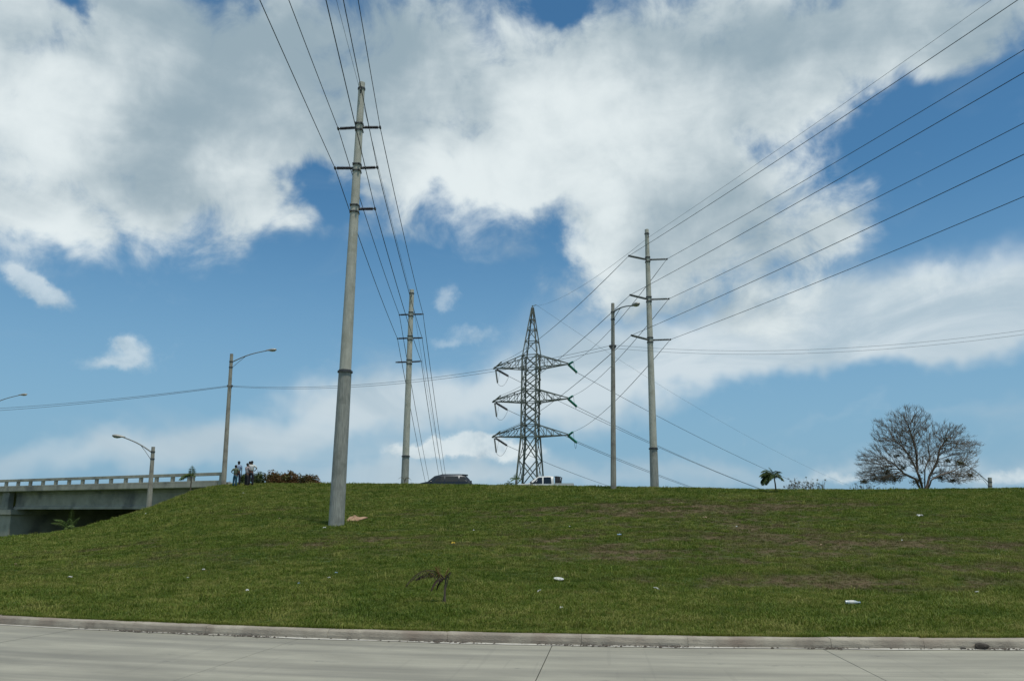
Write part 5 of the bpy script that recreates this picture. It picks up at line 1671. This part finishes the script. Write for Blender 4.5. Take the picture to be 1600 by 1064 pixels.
# withered sapling on the lawn, tied to nothing, stem upright
g = hit(695.5, 943); sap = empty('withered_palm', g, 'withered brown palm sapling with drooping fronds alone on the near lawn', 'palm')
org = tuple(g); r_ = random.Random(2)
mb = MB(); mb.tube([g - Vector((0, 0, .05)), g + Vector((-.01, 0, .22)), g + Vector((.015, 0, .45))], [.020, .017, .013], 7)
mb.build('stem', M_STEM, sap, org, smooth=True)
mb = MB(); mb.tube([g + Vector((-.05, .02, -.02)), g + Vector((.05, .01, .42))], [.010, .008], 6); mb.build('support_stick', M_STEM, sap, org)
top = g + Vector((-.01, 0, .38))
for (az_, el_, L_, dr, lf_, m_, w_) in ((182, 46, .80, 2.5, .10, L_DEAD, .010), (176, 38, .55, 1.7, .12, L_DEAD, .008), (195, 22, .34, 3.0, .09, L_DEAD, .007), (170, 5, .24, 3.2, .08, L_DEAD, .007), (30, 62, .16, 1.0, .06, L_DEAD, .006)):
    m1 = MB(); d = Vector((cos(R(az_)) * cos(R(el_)), sin(R(az_)) * cos(R(el_)), sin(R(el_))))
    frond(m1, top, d, L_, dr, lf_, 20, r_, width=w_, fold=1.0); m1.build('frond', m_, sap, org)
for (az_, el_, L_, dr, xo) in ((165, 62, .18, .4, -.06), (120, 78, .16, .2, -.10), (20, 70, .14, .4, .0), (185, 50, .16, .6, -.16)):
    m1 = MB(); d = Vector((cos(R(az_)) * cos(R(el_)), sin(R(az_)) * cos(R(el_)), sin(R(el_))))
    frond(m1, top + Vector((xo, -.02, .03)), d, L_ * 1.2, dr, .075, 12, r_, width=.006, fold=.1); m1.build('frond', L_ORANGE, sap, org, label='yellow green new frond')

# ================================================================ litter
def lit_mat(name, c, rough=.5): return mat(name, c, tuple(x * .82 for x in c), 14, rough)
M_WHITE = lit_mat('white_plastic', (.55, .56, .54)); M_YEL = lit_mat('yellow_wrapper_film', (.62, .42, .03)); M_CARD = mat('torn_cardboard', (.34, .225, .145), (.15, .08, .05), 5, .9, lo=.45, hi=.7)
M_BLUE = lit_mat('blue_plastic', (.22, .33, .50)); M_TAN = lit_mat('tan_paper', (.38, .27, .18), .9); M_CLEAR = lit_mat('milky_bottle', (.45, .52, .54), .2)
def crumpled(name, px, py, w, d, h, m_, label, cat, seed, group=None, lift=.035):
    w *= .68; d *= .68; h *= .8
    """crumpled sheet lying on the grass with real folds and thickness"""
    g = hit(px, py); r = np.random.default_rng(seed); n = 7
    vv = []; 
    prof = r.normal(size=(n, n)) * h * .35
    ang = r.uniform(-.4, .4)
    for j in range(n):
        for i in range(n):
            u, v = i / (n - 1) - .5, j / (n - 1) - .5
            k = 1 - .35 * abs(u * 2) ** 3 * r.random() - .2 * abs(v * 2) ** 3 * r.random()
            x, y = u * w * k, v * d * k
            z = lift + h * (.55 - 1.2 * (u * u + v * v)) + prof[j, i] * .6
            vv.append(g + Vector((x * cos(ang) - y * sin(ang), x * sin(ang) + y * cos(ang), max(z, .012))))
    ff = [(j * n + i, j * n + i + 1, (j + 1) * n + i + 1, (j + 1) * n + i) for j in range(n - 1) for i in range(n - 1)]
    m = n * n; vv += [p - Vector((0, 0, .006)) for p in vv]
    ff += [tuple(m + q for q in reversed(f)) for f in ff[: (n - 1) ** 2]]
    bd = [(i, i + 1) for i in range(n - 1)] + [((n - 1) + j * n, (n - 1) + (j + 1) * n) for j in range(n - 1)] + [(m - 1 - i, m - 2 - i) for i in range(n - 1)] + [((n - 1 - j) * n, (n - 2 - j) * n) for j in range(n - 1)]
    ff += [(b_, a_, m + a_, m + b_) for a_, b_ in bd]
    mb = MB(); mb.add(vv, ff)
    return mb.build(name, m_, None, tuple(g), label=label, cat=cat, group=group)
LG = 'litter scattered over the grass bank'
# cardboard by the pole: a torn carton, flattened, one flap raised
g = hit(555, 815.5); cb = empty('torn_cardboard', g, 'torn brown cardboard lying against the foot of the near transmission pole', 'cardboard', LG); org = tuple(g)
def sheet(pts, name, th=.02):
    mb = MB(); n = len(pts); P_ = [g + Vector(p) for p in pts]; nn = (P_[1] - P_[0]).cross(P_[2] - P_[0]).normalized() * th
    mb.add(P_ + [p + nn for p in P_], [tuple(range(n - 1, -1, -1)), tuple(range(n, 2 * n))] + [(i, (i + 1) % n, n + (i + 1) % n, n + i) for i in range(n)])
    mb.build(name, M_CARD, cb, org)
sheet([(-.36, -.05, .03), (-.20, -.15, .03), (-.06, .08, .22), (-.24, .12, .20)], 'flap')
sheet([(-.22, -.16, .04), (.16, -.18, .03), (.20, .14, .16), (-.08, .16, .24)], 'panel')
sheet([(.12, -.14, .05), (.50, .10, .16), (.34, .22, .20), (.14, .14, .17)], 'flap')
sheet([(-.12, .10, .12), (.10, .12, .16), (-.02, .16, .26), (-.09, .15, .27)], 'flap')
items = [
 ('white_cup_lid', 507, 826, .20, .2, .06, M_WHITE, 'small round white lid left of the near pole foot', 'lid'),
 ('yellow_wrapper', 708, 850, .20, .12, .05, M_YEL, 'bright yellow wrapper in the middle of the bank', 'wrapper'),
 ('plastic_bag', 968, 837, .24, .3, .05, M_BLUE, 'pale bluish plastic scrap below the grey-armed pole', 'plastic bag'),
 ('paper_scrap', 1437, 807, .32, .4, .08, M_WHITE, 'white paper scrap high on the bank below the bare tree', 'paper scrap'),
 ('paper_scrap', 1527, 928, .10, .1, .03, M_WHITE, 'small white scrap low on the bank near the right edge', 'paper scrap'),
 ('plastic_bag', 109, 904, .15, .12, .04, M_WHITE, 'crumpled white bag scrap low on the bank at the far left', 'plastic bag'),
 ('paper_scrap', 293, 905, .10, .10, .03, M_WHITE, 'small white scrap directly below the people, low on the bank', 'paper scrap'),
 ('paper_scrap', 318, 892, .11, .10, .03, M_WHITE, 'white scrap slightly above and right of another below the bridge end', 'paper scrap'),
 ('plastic_scrap', 386, 925, .10, .08, .03, M_WHITE, 'pale scrap closest to the kerb on the left half of the bank', 'plastic scrap'),
 ('plastic_scrap', 525, 897, .11, .09, .03, M_BLUE, 'pale blue plastic scrap straight below the near pole', 'plastic scrap'),
 ('paper_scrap', 514, 905, .09, .09, .03, M_WHITE, 'white scrap just left of the pale blue scrap below the near pole', 'paper scrap'),
 ('plastic_scrap', 467, 914, .08, .08, .03, M_BLUE, 'greyish blue scrap left of the two scraps below the near pole', 'plastic scrap'),
 ('plastic_scrap', 877, 953, .10, .08, .03, M_WHITE, 'small pale scrap below the white plate near the kerb', 'plastic scrap'),
 ('paper_scrap', 24, 883, .10, .10, .03, M_TAN, 'tan paper scrap at the far left edge of the bank', 'paper scrap'),
 ('paper_scrap', 740, 830, .09, .10, .04, M_WHITE, 'faint white speck of paper right above the yellow wrapper', 'paper scrap'),
 ('paper_scrap', 890, 824, .09, .12, .04, M_WHITE, 'faint pale paper speck between the pickup and the white plate', 'paper scrap'),
 ('paper_scrap', 1101, 761, .3, .3, .06, M_TAN, 'tan scrap at the crest between the grey-armed pole and the small palm', 'paper scrap') if False else
 ('paper_scrap', 1101, 810, .30, .3, .06, M_TAN, 'tan scrap high on the bank right of the grey-armed pole', 'paper scrap'),
 ('paper_scrap', 1151, 824, .10, .12, .04, M_WHITE, 'tiny white speck on the bank below the small crest palm', 'paper scrap'),
 ('paper_scrap', 1283, 853, .09, .1, .04, M_TAN, 'tiny pale speck on the dry patch in the right half', 'paper scrap'),
 ('paper_scrap', 1410, 846, .10, .1, .04, M_WHITE, 'faint white speck below the bare tree in mid bank', 'paper scrap'),
 ('paper_scrap', 437, 811, .12, .2, .04, M_TAN, 'small tan scrap on the bank left of the near pole', 'paper scrap'),
 ('paper_scrap', 380, 771, .2, .3, .05, M_WHITE, 'pale scrap near the top of the bank below the people', 'paper scrap'),
 ('paper_scrap', 228, 803.5, .2, .25, .05, M_WHITE, 'white scrap beside the post of the lamp before the bridge', 'paper scrap'),
]
for k_, it in enumerate(items): crumpled(*it, seed=200 + k_, group=LG)
# foam plate
g = hit(873, 909.5); mb = MB(); q = Matrix.Translation(g + Vector((0, 0, .05))) @ Matrix.Rotation(R(10), 4, 'X') @ Matrix.Rotation(R(5), 4, 'Y')
mb.lathe([(.02, 0), (.06, .0), (.08, .018), (.098, .024), (.100, .021), (.082, .011), (.062, -.008), (.02, -.008)], 20, q, cap=True)
mb.build('foam_plate', M_WHITE, None, tuple(g), label='round white foam plate lying on the lawn, largest white litter', cat='plate', group=LG)
# thin stick-like straws
def stick(name, px, py, L_, rad, ang, tilt, m_, label, cat):
    g = hit(px, py); d = Vector((cos(R(ang)), sin(R(ang)), tilt)); mb = MB()
    mb.tube([g + Vector((0, 0, .03)) - d * L_ / 2, g + Vector((0, 0, .045)), g + Vector((0, 0, .03)) + d * L_ / 2], rad, 6); mb.build(name, m_, None, tuple(g), label=label, cat=cat, group=LG)
stick('plastic_straw', 842, 926, .14, .008, 55, .25, M_WHITE, 'thin white straw on the lawn left of the white plate', 'straw')
stick('plastic_straw', 1026, 922, .14, .010, 125, .2, M_WHITE, 'thin white straw on the lawn right of the white plate', 'straw')
# drinks bottle on its side
g = hit(1331, 945.5); bt = empty('drinks_bottle', g, 'clear drinks bottle with a pale label lying near the kerb', 'bottle', LG); org = tuple(g)
q = Matrix.Translation(g + Vector((-.10, 0, .045))) @ Matrix.Rotation(R(90), 4, 'Y') @ Matrix.Rotation(R(6), 4, 'X')
mb = MB(); mb.lathe([(.012, 0), (.030, .004), (.032, .05), (.029, .09), (.032, .12), (.031, .15), (.013, .195), (.012, .215)], 14, q); mb.build('bottle_body', M_CLEAR, bt, org, smooth=True)
mb = MB(); mb.lathe([(.0335, .06), (.0335, .13)], 14, q, cap=False); mb.build('bottle_label', M_WHITE, bt, org)
mb = MB(); mb.lathe([(.014, .212), (.014, .228), (.004, .230)], 12, q); mb.build('bottle_cap', M_BLUE, bt, org)
# dark clod against the kerb, and a dead leaf in the gutter
def clod(px, py, s, m_, label, name, cat, seed, sq=.7):
    d_ = ray(px, py); k = -(EYE.z - .05) / d_.z; x = d_.x * k; y = float(kerb_y(x)) - s * .55
    bm = bmesh.new(); bmesh.ops.create_icosphere(bm, subdivisions=2, radius=s)
    r = random.Random(seed)
    for v in bm.verts:
        n_ = 1 + .35 * (sin(v.co.x * 40 + seed) * cos(v.co.y * 33)) + r.uniform(-.12, .12)
        v.co = Vector((v.co.x * n_ * 1.2, v.co.y * n_ * .8, v.co.z * n_ * sq))
    me = bpy.data.meshes.new(name); bm.to_mesh(me); bm.free(); me.materials.append(m_)
    o = bpy.data.objects.new(name, me); COL.objects.link(o); o.location = (x, y, s * sq * .85); tag(o, label, cat)
M_CLOD = mat('dark_clod', (.035, .03, .025), (.07, .06, .05), 25, .95, bump=.6)
clod(1531, 1006, .062, M_CLOD, 'dark clod of earth lying against the kerb at the right', 'earth_clod', 'clod', 4)
clod(1513, 1009, .030, M_CLOD, 'smaller dark clod beside the big one at the kerb', 'earth_clod', 'clod', 9, .4)
d_ = ray(1272, 1010.5); k = -EYE.z / d_.z; g = Vector((d_.x * k, d_.y * k, .004)); mb = MB()
mb.tube([g + Vector((-.07, 0, .008)), g + Vector((0, .01, .014)), g + Vector((.07, .035, .010))], [.006, .011, .005], 6)
mb.build('brown_stick', mat('dry_stick', (.10, .06, .035), None, rough=.9), None, tuple(g), label='short brown stick lying in the gutter at the head of a road joint', cat='stick')
